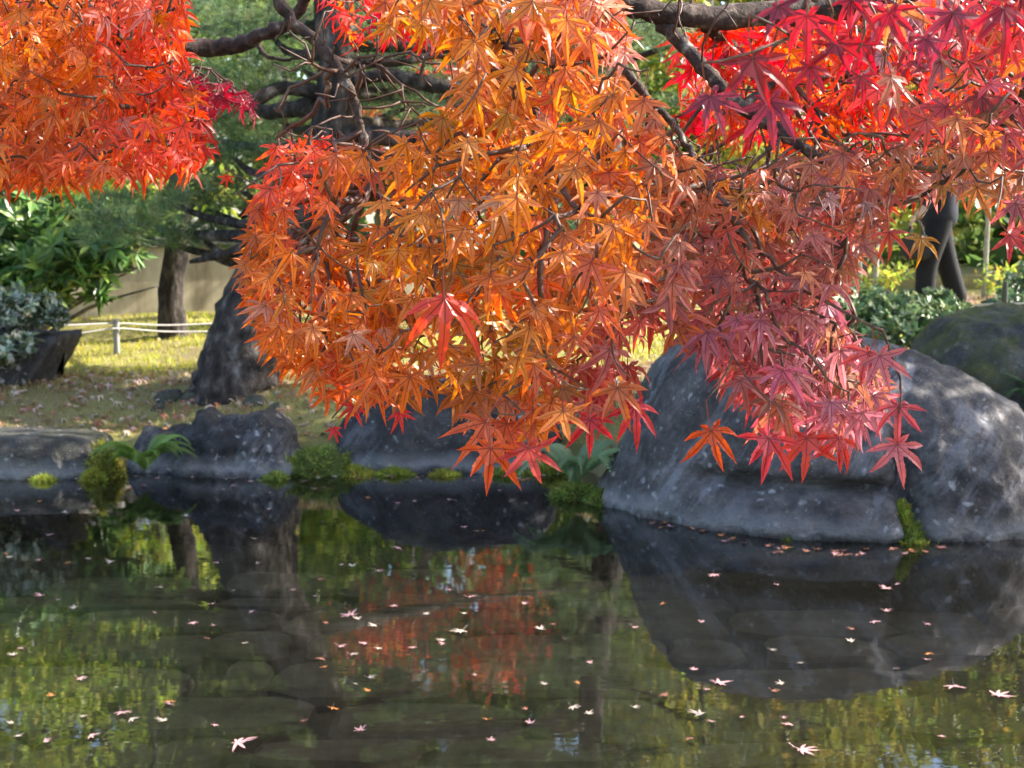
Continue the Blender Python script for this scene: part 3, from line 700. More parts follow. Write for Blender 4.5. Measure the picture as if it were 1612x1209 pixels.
# unseen evergreen added outside the frame at the right to shade boulder and bank
tree('shade_evergreen', 6.4, 8.2, 7.5, rb(6.2, 7.9, 2.2, 5.0, 12, 1.5, 15) + [((3.5, 8.3, 4.7), (1.4, 1.1, .5)), ((4.8, 9.3, 4.5), (1.3, 1.1, .5)), ((2.5, 8.9, 4.9), (1.3, 1.0, .45)), ((2.9, 7.1, 4.5), (1.4, 1.1, .5)), ((5.3, 8.2, 4.0), (1.3, 1.2, .6)), ((1.2, 8.3, 4.9), (1.2, .9, .4)), ((4.2, 6.8, 3.6), (1.2, .9, .5))], 13000, .20, GREEN_D, 'added evergreen beyond the right edge of the view, shading boulder and bank', .16)

# ------------------------------------------------------------------ garden wall, fence
M_plaster = rough_mat('beige_plaster', [(.32, (.20, .16, .10)), (.5, (.38, .32, .21)), (.7, (.50, .43, .30))], 4, .9, .3, .01, 8, (1, 1, .3))
M_tile = rough_mat('grey_tile', [(.3, (.10, .10, .11)), (.7, (.2, .2, .21))], 8, .7, .3, .01)
def box(c, s, rz=0.0, bev=.0):
    x, y, z = s[0] / 2, s[1] / 2, s[2] / 2; b = bev
    pts = []
    for zz, i in ((-z, 1), (-z + b, 0), (z - b, 0), (z, 1)):
        q = b if i else 0
        for sx, sy in ((-1, -1), (1, -1), (1, 1), (-1, 1)): pts.append((sx * (x - q), sy * (y - q), zz))
    V = np.array(pts); ca, sa = math.cos(rz), math.sin(rz)
    V = np.stack([V[:, 0] * ca - V[:, 1] * sa, V[:, 0] * sa + V[:, 1] * ca, V[:, 2]], 1) + np.array(c)
    F = []
    for l in range(3):
        for i in range(4):
            a, b2 = l * 4 + i, l * 4 + (i + 1) % 4
            F += [(a, b2, b2 + 4), (a, b2 + 4, a + 4)]
    F += [(0, 2, 1), (0, 3, 2), (12, 13, 14), (12, 14, 15)]
    return V, np.array(F)
wrz = math.radians(24); wc = np.array([-3.6, 13.0]); wd = np.array([math.cos(wrz), math.sin(wrz)])
zw = .42
wall = thing('garden_wall', (wc[0], wc[1], zw), 'low beige plaster garden wall with grey coping behind the rope fence', 'wall')
V, Fc = box((wc[0], wc[1], zw + .36), (6.2, .18, .84), wrz, .01); link('wall_body', np_mesh('wall_body', V, Fc, M_plaster), wall)
for i in range(22):
    s = -3.05 + i * .285; V, Fc = box((wc[0] + wd[0] * (s + .14), wc[1] + wd[1] * (s + .14), zw + .825), (.278, .34, .075), wrz, .02)
    link('coping_tile', np_mesh('coping_tile', V, Fc, M_tile), wall)
M_post = rough_mat('weathered_post', [(.3, (.17, .165, .15)), (.7, (.30, .29, .275))], 14, .85, .4, .004, stretch=(1, 1, .3))
M_rope = plain_mat('pale_rope', (.45, .42, .40), .8, .1, 60)
def fence(posts, ropes, label, base):
    f = thing('rope_fence', base, label, 'fence')
    for (px, py0, py1, d, r) in posts:
        c = P(px, py1, d); h = P(px, py0, d).z - c.z
        V, Fc = tube([(c.x, d, c.z - .12), (c.x, d, c.z + h * .5), (c.x, d, c.z + h - .012), (c.x, d, c.z + h)], [r, r, r, r * .8], 10)
        link('post', np_mesh('post', V, Fc, M_post), f)
    for pts in ropes:
        q, rr = spline([P(*p) for p in pts], [.006] * len(pts), 6); V, Fc = tube(q, rr, 6)
        link('rope', np_mesh('rope', V, Fc, M_rope, smooth=True), f)
fence([(184, 502, 556, 10.3, .022), (20, 505, 560, 9.9, .022), (420, 500, 545, 10.9, .022)],
      [[(420, 514, 10.9), (340, 521, 10.7), (260, 522, 10.5), (184, 517, 10.27), (130, 524, 10.15), (80, 527, 10.05), (20, 520, 9.9)], [(420, 505, 10.95), (340, 509, 10.75), (260, 512, 10.55), (184, 509, 10.33), (100, 512, 10.1), (20, 509, 9.95)]],
      'low rope fence with pale wooden posts on the sunlit grass at the left', tuple(P(184, 556, 10.3)))
M_dpost = plain_mat('dark_post', (.06, .07, .055), .85)
f = thing('rope_fence', tuple(P(1581, 480, 10.2)), 'low rope fence with a dark post behind the mossy rock', 'fence')
for px, d in ((1581, 10.2), (1720, 10.1), (1330, 10.6)):
    c = P(px, 486, d); V, Fc = tube([(c.x, d, c.z - .2), (c.x, d, c.z + .1), (c.x, d, c.z + .19)], [.022, .022, .018], 8); link('post', np_mesh('post', V, Fc, M_dpost), f)
q, rr = spline([P(1330, 482, 10.6), P(1450, 485, 10.4), P(1581, 478, 10.2), P(1720, 480, 10.1)], [.008] * 4, 8); V, Fc = tube(q, rr, 6); link('rope', np_mesh('rope', V, Fc, M_rope), f)
# dark trunk in front of the wall
x = float(P(275, 545, 11.3).x); z0 = float(gz(x, 11.3))
t = thing('small_tree', (x, 11.3, z0), 'dark bare trunk rising behind the rope fence into the shrub', 'tree')
limb('trunk', [(x, 11.3, z0 - .1), (x - .02, 11.3, z0 + .35), (x + .05, 11.35, z0 + .9), (x, 11.5, z0 + 2.2)], [.12, .10, .09, .05], M_bark_p, t, 10, 5)
p = blob_points([((x, 11.6, z0 + 1.9), (.9, .6, .5)), ((x - .6, 11.6, z0 + 1.6), (.7, .5, .4)), ((x + .5, 11.7, z0 + 2.4), (.8, .6, .5))], 1600)
o = leaves_mesh('crown', p, .09, pick(GREEN_D + [(.13, .19, .05)], len(p)), M_leaf, t); o['kind'] = 'stuff'

# ------------------------------------------------------------------ grass and leaf litter on the bank
n = 75000
gxp = R.uniform(-4.6, 4.6, n); gyp = 7.6 + (R.rand(n) ** 1.25) * 5.4
gxp *= (gyp / 12.0) * 1.15
e = gyp - shore(gxp); keep = (e > .12); gxp, gyp = gxp[keep], gyp[keep]; n = len(gxp)
pos = np.stack([gxp, gyp, gz(gxp, gyp) - .004], 1)
dens = np.array([noise.noise((a * 1.3, b * 1.3, 4.0)) for a, b in zip(gxp, gyp)])
T = np.array([(-.5, 0, 0), (.5, 0, 0), (0, 1, .12)]) * np.array([.011, .05, .05])
B = basis(norm(rand_unit(n) * .55 + np.array([0, 0, 1])), rand_unit(n)) * (R.uniform(.4, 1.1, n) * (1 + .5 * dens))[:, None, None]
V, Fc = inst(T, np.array([[0, 1, 2]]), B, pos)
front = (sstep(9.75, 9.1, gyp) * .7)[:, None]
gc = pick([(.36, .37, .035), (.42, .40, .05), (.28, .30, .035), (.40, .34, .15)], n, .15) * (1 + .5 * dens[:, None])
gc = gc * (1 - front) + np.array([.34, .27, .14]) * R.uniform(.6, 1.2, (n, 1)) * front
o = link('grass', np_mesh('grass', V, Fc, M_grass, tint=np.repeat(np.clip(gc, .01, 1), 3, 0))); set_props(o, 'short mossy yellow-green grass on the far bank', 'grass', kind='stuff')

# ------------------------------------------------------------------ maple leaf meshes
def maple_leaf(seed, scale, stations, hero=True, droop=.3, fold=.35, petiole=True):
    rr = np.random.RandomState(seed)
    five = rr.rand() < .15
    ang = np.radians(np.array([-128, -83, -41, 0, 41, 83, 128.]) + rr.normal(0, 4, 7))
    ln = np.array([.36, .74, .95, 1.04, .95, .74, .36]) * (1 + rr.normal(0, .06, 7))
    if five: ln[0] = ln[6] = .2
    curl = rr.normal(0, .12, 7); dr = np.abs(droop + rr.normal(0, .2, 7)) if droop > .1 else droop + rr.normal(0, .06, 7); lift = rr.normal(0, .08, 7); hook = rr.normal(0, .5 if droop > .1 else .15, 7); five = five or rr.rand() < .1
    V = [(0, 0, 0)]; UV = [(0, 0)]; Fc = []
    sin_i = []
    for i in range(8):
        if i == 0: a = ang[0] - .55; r = .13
        elif i == 7: a = ang[6] + .55; r = .13
        else: a = (ang[i - 1] + ang[i]) / 2; r = .30 * min(ln[i - 1], ln[i]) ** .6 + .02
        V.append((math.sin(a) * r, math.cos(a) * r, -.05 * droop)); UV.append((1, r)); sin_i.append(len(V) - 1)
    for i in range(7):
        a = ang[i]; d = np.array([math.sin(a), math.cos(a)]); p = np.array([d[1], -d[0]])
        SL, SR = sin_i[i], sin_i[i + 1]; rows = []
        for t, w in stations:
            c = d * t * ln[i] + p * curl[i] * t * t * ln[i]
            z = -dr[i] * (t * ln[i]) ** 2 + lift[i] * t - hook[i] * max(0, t - .55) ** 2
            ww = w * (.55 + .45 * ln[i]) * (1 + rr.normal(0, .05))
            b = len(V)
            V += [(*(c - p * ww), z + fold * ww), (*c, z), (*(c + p * ww), z + fold * ww)]
            UV += [(-1, t), (0, t), (1, t)]; rows.append(b)
        c = d * ln[i] + p * curl[i] * ln[i] * 1.25
        V.append((*c, -dr[i] * ln[i] ** 2 * 1.12 + lift[i] - hook[i] * .2)); UV.append((0, 1)); tip = len(V) - 1
        m0 = rows[0] + 1
        Fc += [(0, m0, SL), (SL, m0, rows[0]), (0, SR, m0), (SR, rows[0] + 2, m0)]
        for q, s in zip(rows[:-1], rows[1:]):
            Fc += [(q, q + 1, s + 1), (q, s + 1, s), (q + 1, q + 2, s + 2), (q + 1, s + 2, s + 1)]
        q = rows[-1]; Fc += [(q, q + 1, tip), (q + 1, q + 2, tip)]
    mi = [0] * len(Fc); end = np.zeros(3)
    if petiole:
        w = .016; pts = [np.array([0, 0, 0.]), np.array([.02, -.38, .10]), np.array([.0, -.72, .32])]; end = pts[-1] * scale
        b = len(V)
        for q in pts:
            for k in range(3):
                an = k * 2.094; V.append((q[0] + w * math.cos(an), q[1], q[2] + w * math.sin(an))); UV.append((1, .3))
        for s in (0, 3):
            for k in range(3):
                a1, a2 = b + s + k, b + s + (k + 1) % 3
                Fc += [(a1, a2, a2 + 3), (a1, a2 + 3, a1 + 3)]; mi += [1, 1]
    return np.array(V) * scale, np.array(Fc), np.array(mi), np.array(UV), end
ST_HERO = [(.40, .086), (.47, .104), (.52, .090), (.60, .104), (.65, .086), (.72, .082), (.77, .058), (.83, .050), (.88, .029), (.94, .016)]
ST_MASS = [(.50, .102), (.76, .060)]
HERO = [maple_leaf(100 + i, .0365, ST_HERO, droop=[.11, .2, .32, .5, .85][i % 5], fold=[.2, .5, .9][i % 3]) for i in range(36)]
HERO_ME = [np_mesh('leaf', v, f, [M_maple_o, M_petiole], mi, uv=uv) for v, f, mi, uv, e in HERO]
MASS = [maple_leaf(200 + i, .0365, ST_MASS, droop=[.2, .4, .7][i % 3], fold=[.3, .6][i % 2]) for i in range(10)]

COLPTS = [((450, 250), (.86, .10, .035)), ((400, 420), (.80, .25, .035)), ((480, 560), (.82, .23, .03)), ((560, 640), (.80, .16, .03)), ((640, 260), (.78, .27, .02)), ((720, 160), (.78, .26, .02)), ((780, 60), (.76, .26, .02)), ((620, 60), (.76, .26, .02)),
          ((700, 400), (.80, .29, .025)), ((820, 330), (.76, .32, .03)), ((800, 560), (.72, .31, .035)), ((700, 540), (.78, .28, .03)), ((860, 450), (.74, .23, .04)), ((960, 400), (.68, .25, .04)), ((940, 260), (.74, .26, .03)), ((900, 80), (.80, .27, .08)),
          ((800, 690), (.74, .16, .06)), ((960, 620), (.68, .09, .09)), ((1000, 520), (.62, .12, .08)), ((1040, 300), (.55, .19, .05)), ((1100, 420), (.54, .16, .12)), ((1150, 540), (.58, .17, .18)), ((1280, 520), (.60, .19, .21)), ((1240, 680), (.70, .15, .15)),  # right-hand points tinted paler pink, painting in the sheen on those leaves
          ((1120, 680), (.76, .14, .045)), ((1390, 620), (.70, .24, .25)), ((1300, 360), (.60, .19, .12)), ((1200, 320), (.64, .20, .06)), ((1420, 280), (.66, .20, .07)), ((1560, 300), (.48, .22, .05)), ((1450, 400), (.42, .22, .06)), ((1590, 380), (.55, .10, .08)),
          ((1180, 90), (.58, .04, .05)), ((1300, 80), (.52, .035, .06)), ((1450, 80), (.46, .06, .07)), ((1560, 40), (.66, .06, .04)), ((1600, 200), (.62, .10, .08)),
          ((60, 100), (.84, .25, .02)), ((150, 260), (.86, .16, .025)), ((250, 60), (.86, .10, .03)), ((280, 200), (.84, .10, .04)), ((360, 170), (.50, .03, .07)), ((40, 300), (.84, .20, .025))]
CP_ = np.array([c[0] for c in COLPTS], float); CC_ = np.array([c[1] for c in COLPTS])
def zone_col(px, py):
    d = ((CP_ - np.array([px, py])) ** 2).sum(1); w = 1 / (d + 900) ** 1.6; c = (w[:, None] * CC_).sum(0) / w.sum()
    u = R.rand()
    if u < .12: c = c * .55 + np.array([.80, .06, .04]) * .45
    elif u < .24: c = c * .55 + np.array([.80, .34, .02]) * .45
    elif u < .31 and px > 500: c = c * .45 + np.array([.42, .30, .03]) * .55
    if R.rand() < .07: c = c * .5 + np.array([.62, .42, .36]) * .5
    if px > 1020: c = c * np.array([.86, .9, 1.0]) + np.array([.0, .012, .02]); c = c * R.uniform(.85, 1.2)  # mauve shift puts the sky's sheen into the right-hand leaf colour
    return np.clip(c * .90 * (1 + R.normal(0, .13)) * (1 + R.normal(0, .06, 3)) + .012, .01, .95)

class Spray:
    def __init__(s): s.pos, s.B, s.col, s.sz = [], [], [], []
    def add(s, px, py, d, size, col=None, face=.8, roll=None, tilt=.5):
        p = np.array(P(px, py, d)); tc = norm(np.array([0, 0, CAMZ]) - p)
        sw = np.array(noise.noise_vector((px / 95.0, py / 60.0, d * 5))) * 1.5 * tilt
        nrm = norm(tc * face + np.array([0.12, 0, .42]) + sw + R.normal(0, tilt * .6, 3))
        rl = R.normal(0, .45) if roll is None else roll
        down = np.array([math.sin(rl), -.25, -math.cos(rl)])
        B = basis(down[None], nrm[None])[0]
        if px > 1040 and 200 < py: size *= float(np.interp(py, [200, 400, 520], [.78, .82, 1.0]))
        elif px < 340: size *= .82
        elif 340 <= px < 760: size *= float(np.interp(px, [380, 560, 740], [.72, .80, 1.0]))
        s.pos.append(p); s.B.append(B); s.sz.append(size * R.uniform(.74, 1.2)); s.col.append(zone_col(px, py) if col is None else np.array(col))

def scatter(spray, poly, n, dr, size, mind, face=.8, tilt=.42, edge=.15, colf=None, holes=()):
    xs, ys = [q[0] for q in poly], [q[1] for q in poly]; got = []; tries = 0
    while len(got) < n and tries < n * 60:
        tries += 1
        q = (R.uniform(min(xs), max(xs)), R.uniform(min(ys), max(ys)))
        if not in_poly(q, poly): continue
        if any((q[0] - h[0]) ** 2 / h[2] ** 2 + (q[1] - h[1]) ** 2 / h[3] ** 2 < 1 for h in holes): continue
        md = mind * (1 - .8 * min(1, tries / (n * 30)))
        if got and min((q[0] - g[0]) ** 2 + (q[1] - g[1]) ** 2 for g in got) < md * md: continue
        got.append(q)
        d = R.uniform(*dr)
        side = R.rand() < edge
        spray.add(q[0], q[1], d, size, None if colf is None else colf(*q), face=.15 if side else face, tilt=.8 if side else tilt)

def twig_net(nodes_root, leaf_ends, sag=.02):
    """joins the leaf stalks to the nearest wood: short links that also keep the way to the branch short"""
    nr = len(nodes_root); Pn = np.vstack([nodes_root, leaf_ends]); n = len(Pn)
    plen = np.zeros(n); par = np.full(n, -1); done = np.zeros(n, bool); done[:nr] = True
    best = np.full(n, 1e9); bp = np.zeros(n, int)
    for i in range(nr, n):
        d = np.linalg.norm(Pn[:nr] - Pn[i], axis=1); j = d.argmin(); best[i] = d[j]; bp[i] = j
    order = []
    for _ in range(n - nr):
        c = np.where(done, 1e9, best); i = int(c.argmin()); done[i] = True; par[i] = bp[i]; order.append(i)
        plen[i] = plen[bp[i]] + np.linalg.norm(Pn[i] - Pn[bp[i]])
        d = np.linalg.norm(Pn - Pn[i], axis=1) + .35 * plen[i] + .012
        up = (d < best) & ~done; best[up] = d[up]; bp[up] = i
    cnt = np.ones(n)
    for i in reversed(order): cnt[par[i]] += cnt[i]
    Vs = []
    for i in order:
        a, b = Pn[par[i]], Pn[i]; ln = np.linalg.norm(b - a)
        if ln > .8: continue
        r1 = min(.0009 * cnt[i] ** .42, .006); r0 = min(r1 * 1.25, .007)
        w = R.normal(0, .05 * ln, 3)
        m1 = a * .66 + b * .34 + w + np.array([0, 0, -sag * ln]); m2 = a * .3 + b * .7 + w * .7 + np.array([0, 0, -sag * ln])
        Vs.append(tube([a, m1, m2, b], [r0, (r0 * 2 + r1) / 3, (r0 + 2 * r1) / 3, r1], 4))
    return merge(Vs)

def build_maple(name, base, label, spray, trunk, limbs, mass_extra=None, n_single=300, bare=()):
    t = thing(name, base, label, 'tree')
    limb('trunk', trunk[0], trunk[1], M_bark_m, t, 12, 6, .05)
    roots = []
    for pts, rad, vis in limbs:
        q, r = spline(pts, rad, 7); rr = [x * (1 + .03 * math.sin(i * .9) + R.normal(0, .035)) for i, x in enumerate(r)]
        jit = [Vector(R.normal(0, .0014, 3)) for _ in q]
        V, Fc = tube([a + b for a, b in zip(q, jit)], rr, 9, 3, .05); link('branch', np_mesh('branch', V, Fc, M_bark_m, smooth=True), t)
        roots += [tuple(a) for a in q]
    pos, B, sz, col = map(np.array, (spray.pos, spray.B, spray.sz, spray.col)); n = len(pos)
    # the leaves that show largest become single leaves
    score = sz / np.linalg.norm(pos - np.array([0, 0, CAMZ]), axis=1)
    px = 806 + pos[:, 0] / pos[:, 1] * FPX
    vis = (px > -30) & (px < 1640); score = np.where(vis, score, 0)
    order = np.argsort(-score); single = order[:n_single]; rest = order[n_single:]
    ends = np.zeros((n, 3))
    for i in single:
        k = R.randint(len(HERO)); o = link('leaf', HERO_ME[k], t)
        M = Matrix(B[i] * sz[i]).to_4x4(); M.translation = Vector(pos[i]); o.matrix_basis = M; o.color = (*col[i], 1)
        ends[i] = pos[i] + B[i] @ HERO[k][4] * sz[i]
    parts, tints, mis, uvs = [], [], [], []
    kk = R.randint(0, len(MASS), n)
    for k in range(len(MASS)):
        sel = np.array([i for i in rest if kk[i] == k], int)
        if len(sel) == 0: continue
        v, f, mi, uv, e = MASS[k]
        parts.append(inst(v, f, B[sel] * sz[sel][:, None, None], pos[sel])); tints.append(np.repeat(col[sel], len(v), 0)); mis.append(np.tile(mi, len(sel))); uvs.append(np.tile(uv, (len(sel), 1)))
        ends[sel] = pos[sel] + np.einsum('nij,j->ni', B[sel], e) * sz[sel][:, None]
    if mass_extra is not None:
        ep, ec = mass_extra; m = len(ep); kk2 = R.randint(0, len(MASS), m)
        EB = basis(norm(rand_unit(m) * .6 + np.array([0, 0, -1.])), norm(rand_unit(m) + np.array([0, 0, .8]))) * R.uniform(1.3, 2.0, m)[:, None, None]
        for k in range(len(MASS)):
            sel = np.where(kk2 == k)[0]; v, f, mi, uv, e = MASS[k]
            parts.append(inst(v, f, EB[sel], ep[sel])); tints.append(np.repeat(ec[sel], len(v), 0)); mis.append(np.tile(mi, len(sel))); uvs.append(np.tile(uv, (len(sel), 1)))
    V, Fc = merge(parts)
    o = link('foliage', np_mesh('foliage', V, Fc, [M_maple_s, M_petiole], np.concatenate(mis), np.vstack(tints), np.vstack(uvs)), t); o['kind'] = 'stuff'
    if len(bare): ends = np.vstack([ends, np.array([tuple(q) for q in bare])])
    V, Fc = twig_net(np.array(roots), ends)
    o = link('twigs', np_mesh('twigs', V, Fc, M_twig, smooth=True), t); o['kind'] = 'stuff'
    return t

# ---- the maple whose spray hangs in the middle and right
sp = Spray()
HOLES = [(640, 130, 80, 60), (560, 330, 40, 60), (480, 350, 36, 46), (480, 480, 30, 30), (960, 90, 45, 30), (622, 300, 22, 28), (765, 335, 18, 20), (885, 182, 24, 18), (905, 430, 16, 20), (690, 565, 16, 14), (930, 560, 14, 18), (835, 205, 18, 16), (570, 470, 16, 20), (760, 560, 12, 14)]
HOLES2 = [(1180, 420, 20, 24), (1285, 300, 24, 16), (1400, 255, 20, 16), (1130, 330, 16, 18), (1240, 560, 22, 14), (1090, 480, 14, 20), (1330, 330, 14, 14), (1500, 280, 18, 14)]
poly1 = [(430, 225), (500, 235), (600, 245), (680, 205), (720, 150), (735, 90), (700, 40), (610, 30), (600, -20), (960, -20), (990, 120), (1060, 230), (1075, 430), (1000, 520), (985, 610), (930, 640), (800, 690), (735, 650), (690, 590), (620, 630), (540, 620), (505, 560), (432, 545), (378, 440), (405, 330)]
scatter(sp, poly1, 330, (1.40, 1.60), 1.0, 44, holes=HOLES, tilt=.24, edge=.1)
scatter(sp, poly1, 180, (1.60, 1.9), 1.0, 38, holes=HOLES)
scatter(sp, [(440, 220), (560, 230), (600, 330), (560, 480), (420, 520), (392, 430)], 130, (1.55, 1.95), .95, 18, holes=HOLES)
scatter(sp, [(400, 320), (560, 330), (620, 520), (600, 620), (520, 620), (430, 560), (385, 440)], 130, (1.5, 1.75), .95, 19, holes=HOLES[1:4])
poly2 = [(1050, 240), (1150, 270), (1300, 240), (1612, 215), (1640, 330), (1560, 300), (1500, 290), (1420, 300), (1350, 400), (1310, 460), (1330, 530), (1380, 560), (1395, 630), (1330, 670), (1230, 665), (1170, 610), (1120, 550), (1060, 510), (1040, 400)]
scatter(sp, poly2, 330, (1.5, 1.8), 1.0, 30, face=.75, tilt=.34, holes=HOLES2)
scatter(sp, poly2, 320, (1.8, 2.3), 1.05, 22, face=.5, tilt=.5, holes=HOLES2)
# outlying leaves at the tips of the spray
for px, py, d, s, rl, col in [(1120, 678, 1.45, 1.15, .15, (.78, .14, .04)), (772, 706, 1.42, 1.12, .0, (.80, .15, .04)), (832, 706, 1.42, 1.15, .1, (.70, .10, .07)), (1210, 690, 1.45, 1.2, -.1, (.66, .09, .10)), (1385, 560, 1.5, 1.0, .3, (.62, .22, .24)),
                              (1415, 640, 1.5, .95, -.1, (.62, .14, .16)), (1412, 700, 1.5, 1.1, .05, (.66, .20, .22)), (1320, 690, 1.5, 1.05, -.2, (.72, .09, .07)), (1270, 690, 1.5, 1.0, 0, (.72, .09, .06)), (928, 660, 1.45, 1.1, .05, (.72, .07, .08)), (1000, 640, 1.45, 1.05, .2, (.70, .07, .09)),
                              (556, 640, 1.5, .8, -.3, (.80, .06, .04)), (628, 650, 1.5, .8, .4, (.82, .05, .04)), (525, 675, 1.5, .65, .2, (.75, .04, .05)), (700, 470, 1.38, 1.45, .0, (.80, .11, .06)), (665, 40, 1.45, 1.1, .2, (.72, .26, .02)), (612, 40, 1.45, 1.1, -.2, (.72, .26, .02)), (727, 60, 1.5, 1.1, 0, (.72, .26, .02)),
                              (410, 320, 1.55, .75, -.2, (.82, .26, .02)), (455, 300, 1.55, .7, .3, (.8, .3, .2)), (356, 278, 1.8, .6, .2, (.86, .06, .02)), (505, 222, 1.6, .8, .5, (.86, .07, .03)), (1450, 375, 1.6, 1.1, .0, (.50, .28, .05)), (1400, 365, 1.5, 1.1, .1, (.55, .11, .07)), (1590, 370, 1.35, 1.2, .6, (.62, .08, .06)), (1600, 320, 1.4, 1.1, .5, (.40, .12, .12))]:
    sp.add(px, py, d, s, np.array(col) * .9, 1.0, rl, .2)
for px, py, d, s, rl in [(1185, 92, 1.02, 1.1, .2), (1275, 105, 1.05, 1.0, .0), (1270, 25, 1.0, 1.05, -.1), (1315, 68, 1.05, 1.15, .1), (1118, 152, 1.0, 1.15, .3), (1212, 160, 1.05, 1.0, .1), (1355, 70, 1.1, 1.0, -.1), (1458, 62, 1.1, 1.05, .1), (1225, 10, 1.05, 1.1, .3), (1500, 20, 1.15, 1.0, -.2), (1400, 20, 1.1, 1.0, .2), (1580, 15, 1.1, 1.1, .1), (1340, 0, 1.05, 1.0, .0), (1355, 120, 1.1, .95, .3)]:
    sp.add(px, py, d * 1.04, s * .86, np.array([[.33, .035, .045], [.38, .03, .045], [.27, .045, .07]][R.randint(3)]), .9, rl, .22)  # crimson darkened so these near leaves look out of the sun
RB = lambda x, y: np.clip(np.array([[.88, .04, .035], [.84, .08, .03], [.80, .03, .05], [.85, .20, .03]][R.randint(4)]) * R.uniform(.85, 1.1), 0, .95)
scatter(sp, [(1060, 60), (1180, 30), (1400, -20), (1660, -20), (1660, 230), (1400, 250), (1250, 230), (1090, 210)], 520, (1.9, 2.8), 1.1, 18, face=.3, tilt=.75, colf=RB)
scatter(sp, [(1350, -20), (1660, -20), (1660, 210), (1500, 220), (1380, 140)], 75, (1.4, 1.8), 1.0, 40, face=.6, tilt=.5)
scatter(sp, [(490, -20), (720, -20), (740, 60), (560, 60)], 60, (2.2, 3.0), 1.1, 20, face=.4, tilt=.7, colf=RB)
scatter(sp, [(860, -20), (960, -10), (985, 90), (900, 60)], 26, (1.45, 1.6), .95, 24, face=.1, tilt=.6, colf=lambda x, y: np.array([.80, .42, .30]))  # pale edge-on leaves, their white glare painted as leaf colour
limbsA = [
    ([(2.2, 1.75, 1.75), P(1700, -150, 1.9), P(1500, -40, 1.95), P(1340, 10, 1.95), P(1190, 24, 1.93), P(1090, 26, 1.9), P(1010, 12, 1.88), P(950, -12, 1.85), P(860, -70, 1.8), P(700, -110, 1.75), P(560, -150, 1.75)], [.030, .024, .020, .018, .0165, .016, .0155, .014, .012, .009, .006], 1),
    ([P(1035, 30, 1.9), P(1065, 62, 1.88), P(1112, 112, 1.85), P(1168, 168, 1.83), P(1215, 200, 1.82), P(1262, 232, 1.8), P(1310, 262, 1.8), P(1370, 320, 1.78)], [.0105, .0095, .0092, .0085, .008, .0068, .005, .003], 1),
    ([P(1110, 38, 1.92), P(1150, 70, 1.98), P(1180, 110, 2.05), P(1250, 150, 2.2)], [.009, .008, .006, .004], 1),
    ([P(930, -20, 1.84), P(955, 60, 1.72), P(985, 110, 1.68), P(1030, 165, 1.66), P(1075, 215, 1.65), P(1110, 290, 1.62)], [.006, .0058, .0055, .0048, .004, .002], 1),
    ([P(700, -100, 1.74), P(735, 25, 1.62), P(785, 62, 1.6), P(828, 120, 1.58), P(850, 220, 1.56)], [.0075, .0062, .0055, .0045, .002], 1),
    ([P(560, -150, 1.75), P(470, -40, 1.72), P(440, 8, 1.70), P(500, 70, 1.68), P(538, 118, 1.66), P(560, 170, 1.65), P(576, 235, 1.64), P(580, 300, 1.62)], [.009, .008, .0072, .0068, .006, .005, .0042, .0022], 1),
    ([P(520, 90, 1.67), P(560, 100, 1.70), P(592, 98, 1.72)], [.004, .003, .0015], 1),
    ([P(1168, 168, 1.83), P(1230, 130, 1.95), P(1330, 120, 2.2), P(1450, 110, 2.4), P(1560, 130, 2.5)], [.006, .006, .005, .004, .002], 1),
    ([P(1700, -150, 1.9), P(1650, 60, 1.6), P(1560, 220, 1.6), P(1450, 310, 1.65)], [.012, .008, .005, .002], 1),
    ([P(1350, 10, 1.95), P(1330, -60, 1.4), P(1300, -40, 1.12), P(1270, 10, 1.06), P(1240, 60, 1.06)], [.008, .006, .004, .003, .0015], 1),
]
# unseen crown above and right of the view, filled out to dapple the light
cp = blob_points([((2.4, 2.2, 3.0), (1.3, 1.3, .6)), ((3.2, 3.6, 3.4), (1.4, 1.3, .7)), ((1.2, 2.5, 3.2), (1.2, 1.2, .5)), ((2.8, 1.0, 3.4), (1.2, 1.0, .6)), ((0.2, 2.2, 3.0), (1.0, 1.0, .4)), ((3.6, 5.0, 3.2), (1.3, 1.1, .6)), ((1.9, 1.6, 2.7), (.7, .8, .35)), ((3.0, 2.6, 2.6), (1.0, 1.0, .5)), ((4.2, 4.4, 3.8), (1.2, 1.2, .6))], 2300)
sel = cp[:, 2] > CAMZ + cp[:, 1] * .20 + .12; cp = cp[sel]
cc = np.clip(np.array([(.8, .2, .03), (.8, .07, .03), (.75, .3, .03)])[R.randint(0, 3, len(cp))] * R.uniform(.8, 1.1, (len(cp), 1)), 0, .95)
zA = float(gz(2.35, 1.5))
build_maple('maple_tree', (2.35, 1.5, zA), 'maple whose orange to crimson branch hangs over the pond in the middle and right', sp,
            ([(2.35, 1.45, zA - .1), (2.38, 1.55, zA + .6), (2.28, 1.7, 1.4), (2.2, 1.75, 1.8), (2.4, 2.0, 2.6), (2.5, 2.2, 3.2)], [.12, .09, .075, .06, .04, .02]), limbsA, (cp, cc),
            bare=[P(R.uniform(430, 600), R.uniform(0, 190), R.uniform(1.58, 1.74)) for _ in range(46)] + [P(R.uniform(580, 720), R.uniform(80, 180), R.uniform(1.6, 1.72)) for _ in range(34)] + [P(R.uniform(960, 1160), R.uniform(-10, 60), R.uniform(1.75, 1.95)) for _ in range(30)])

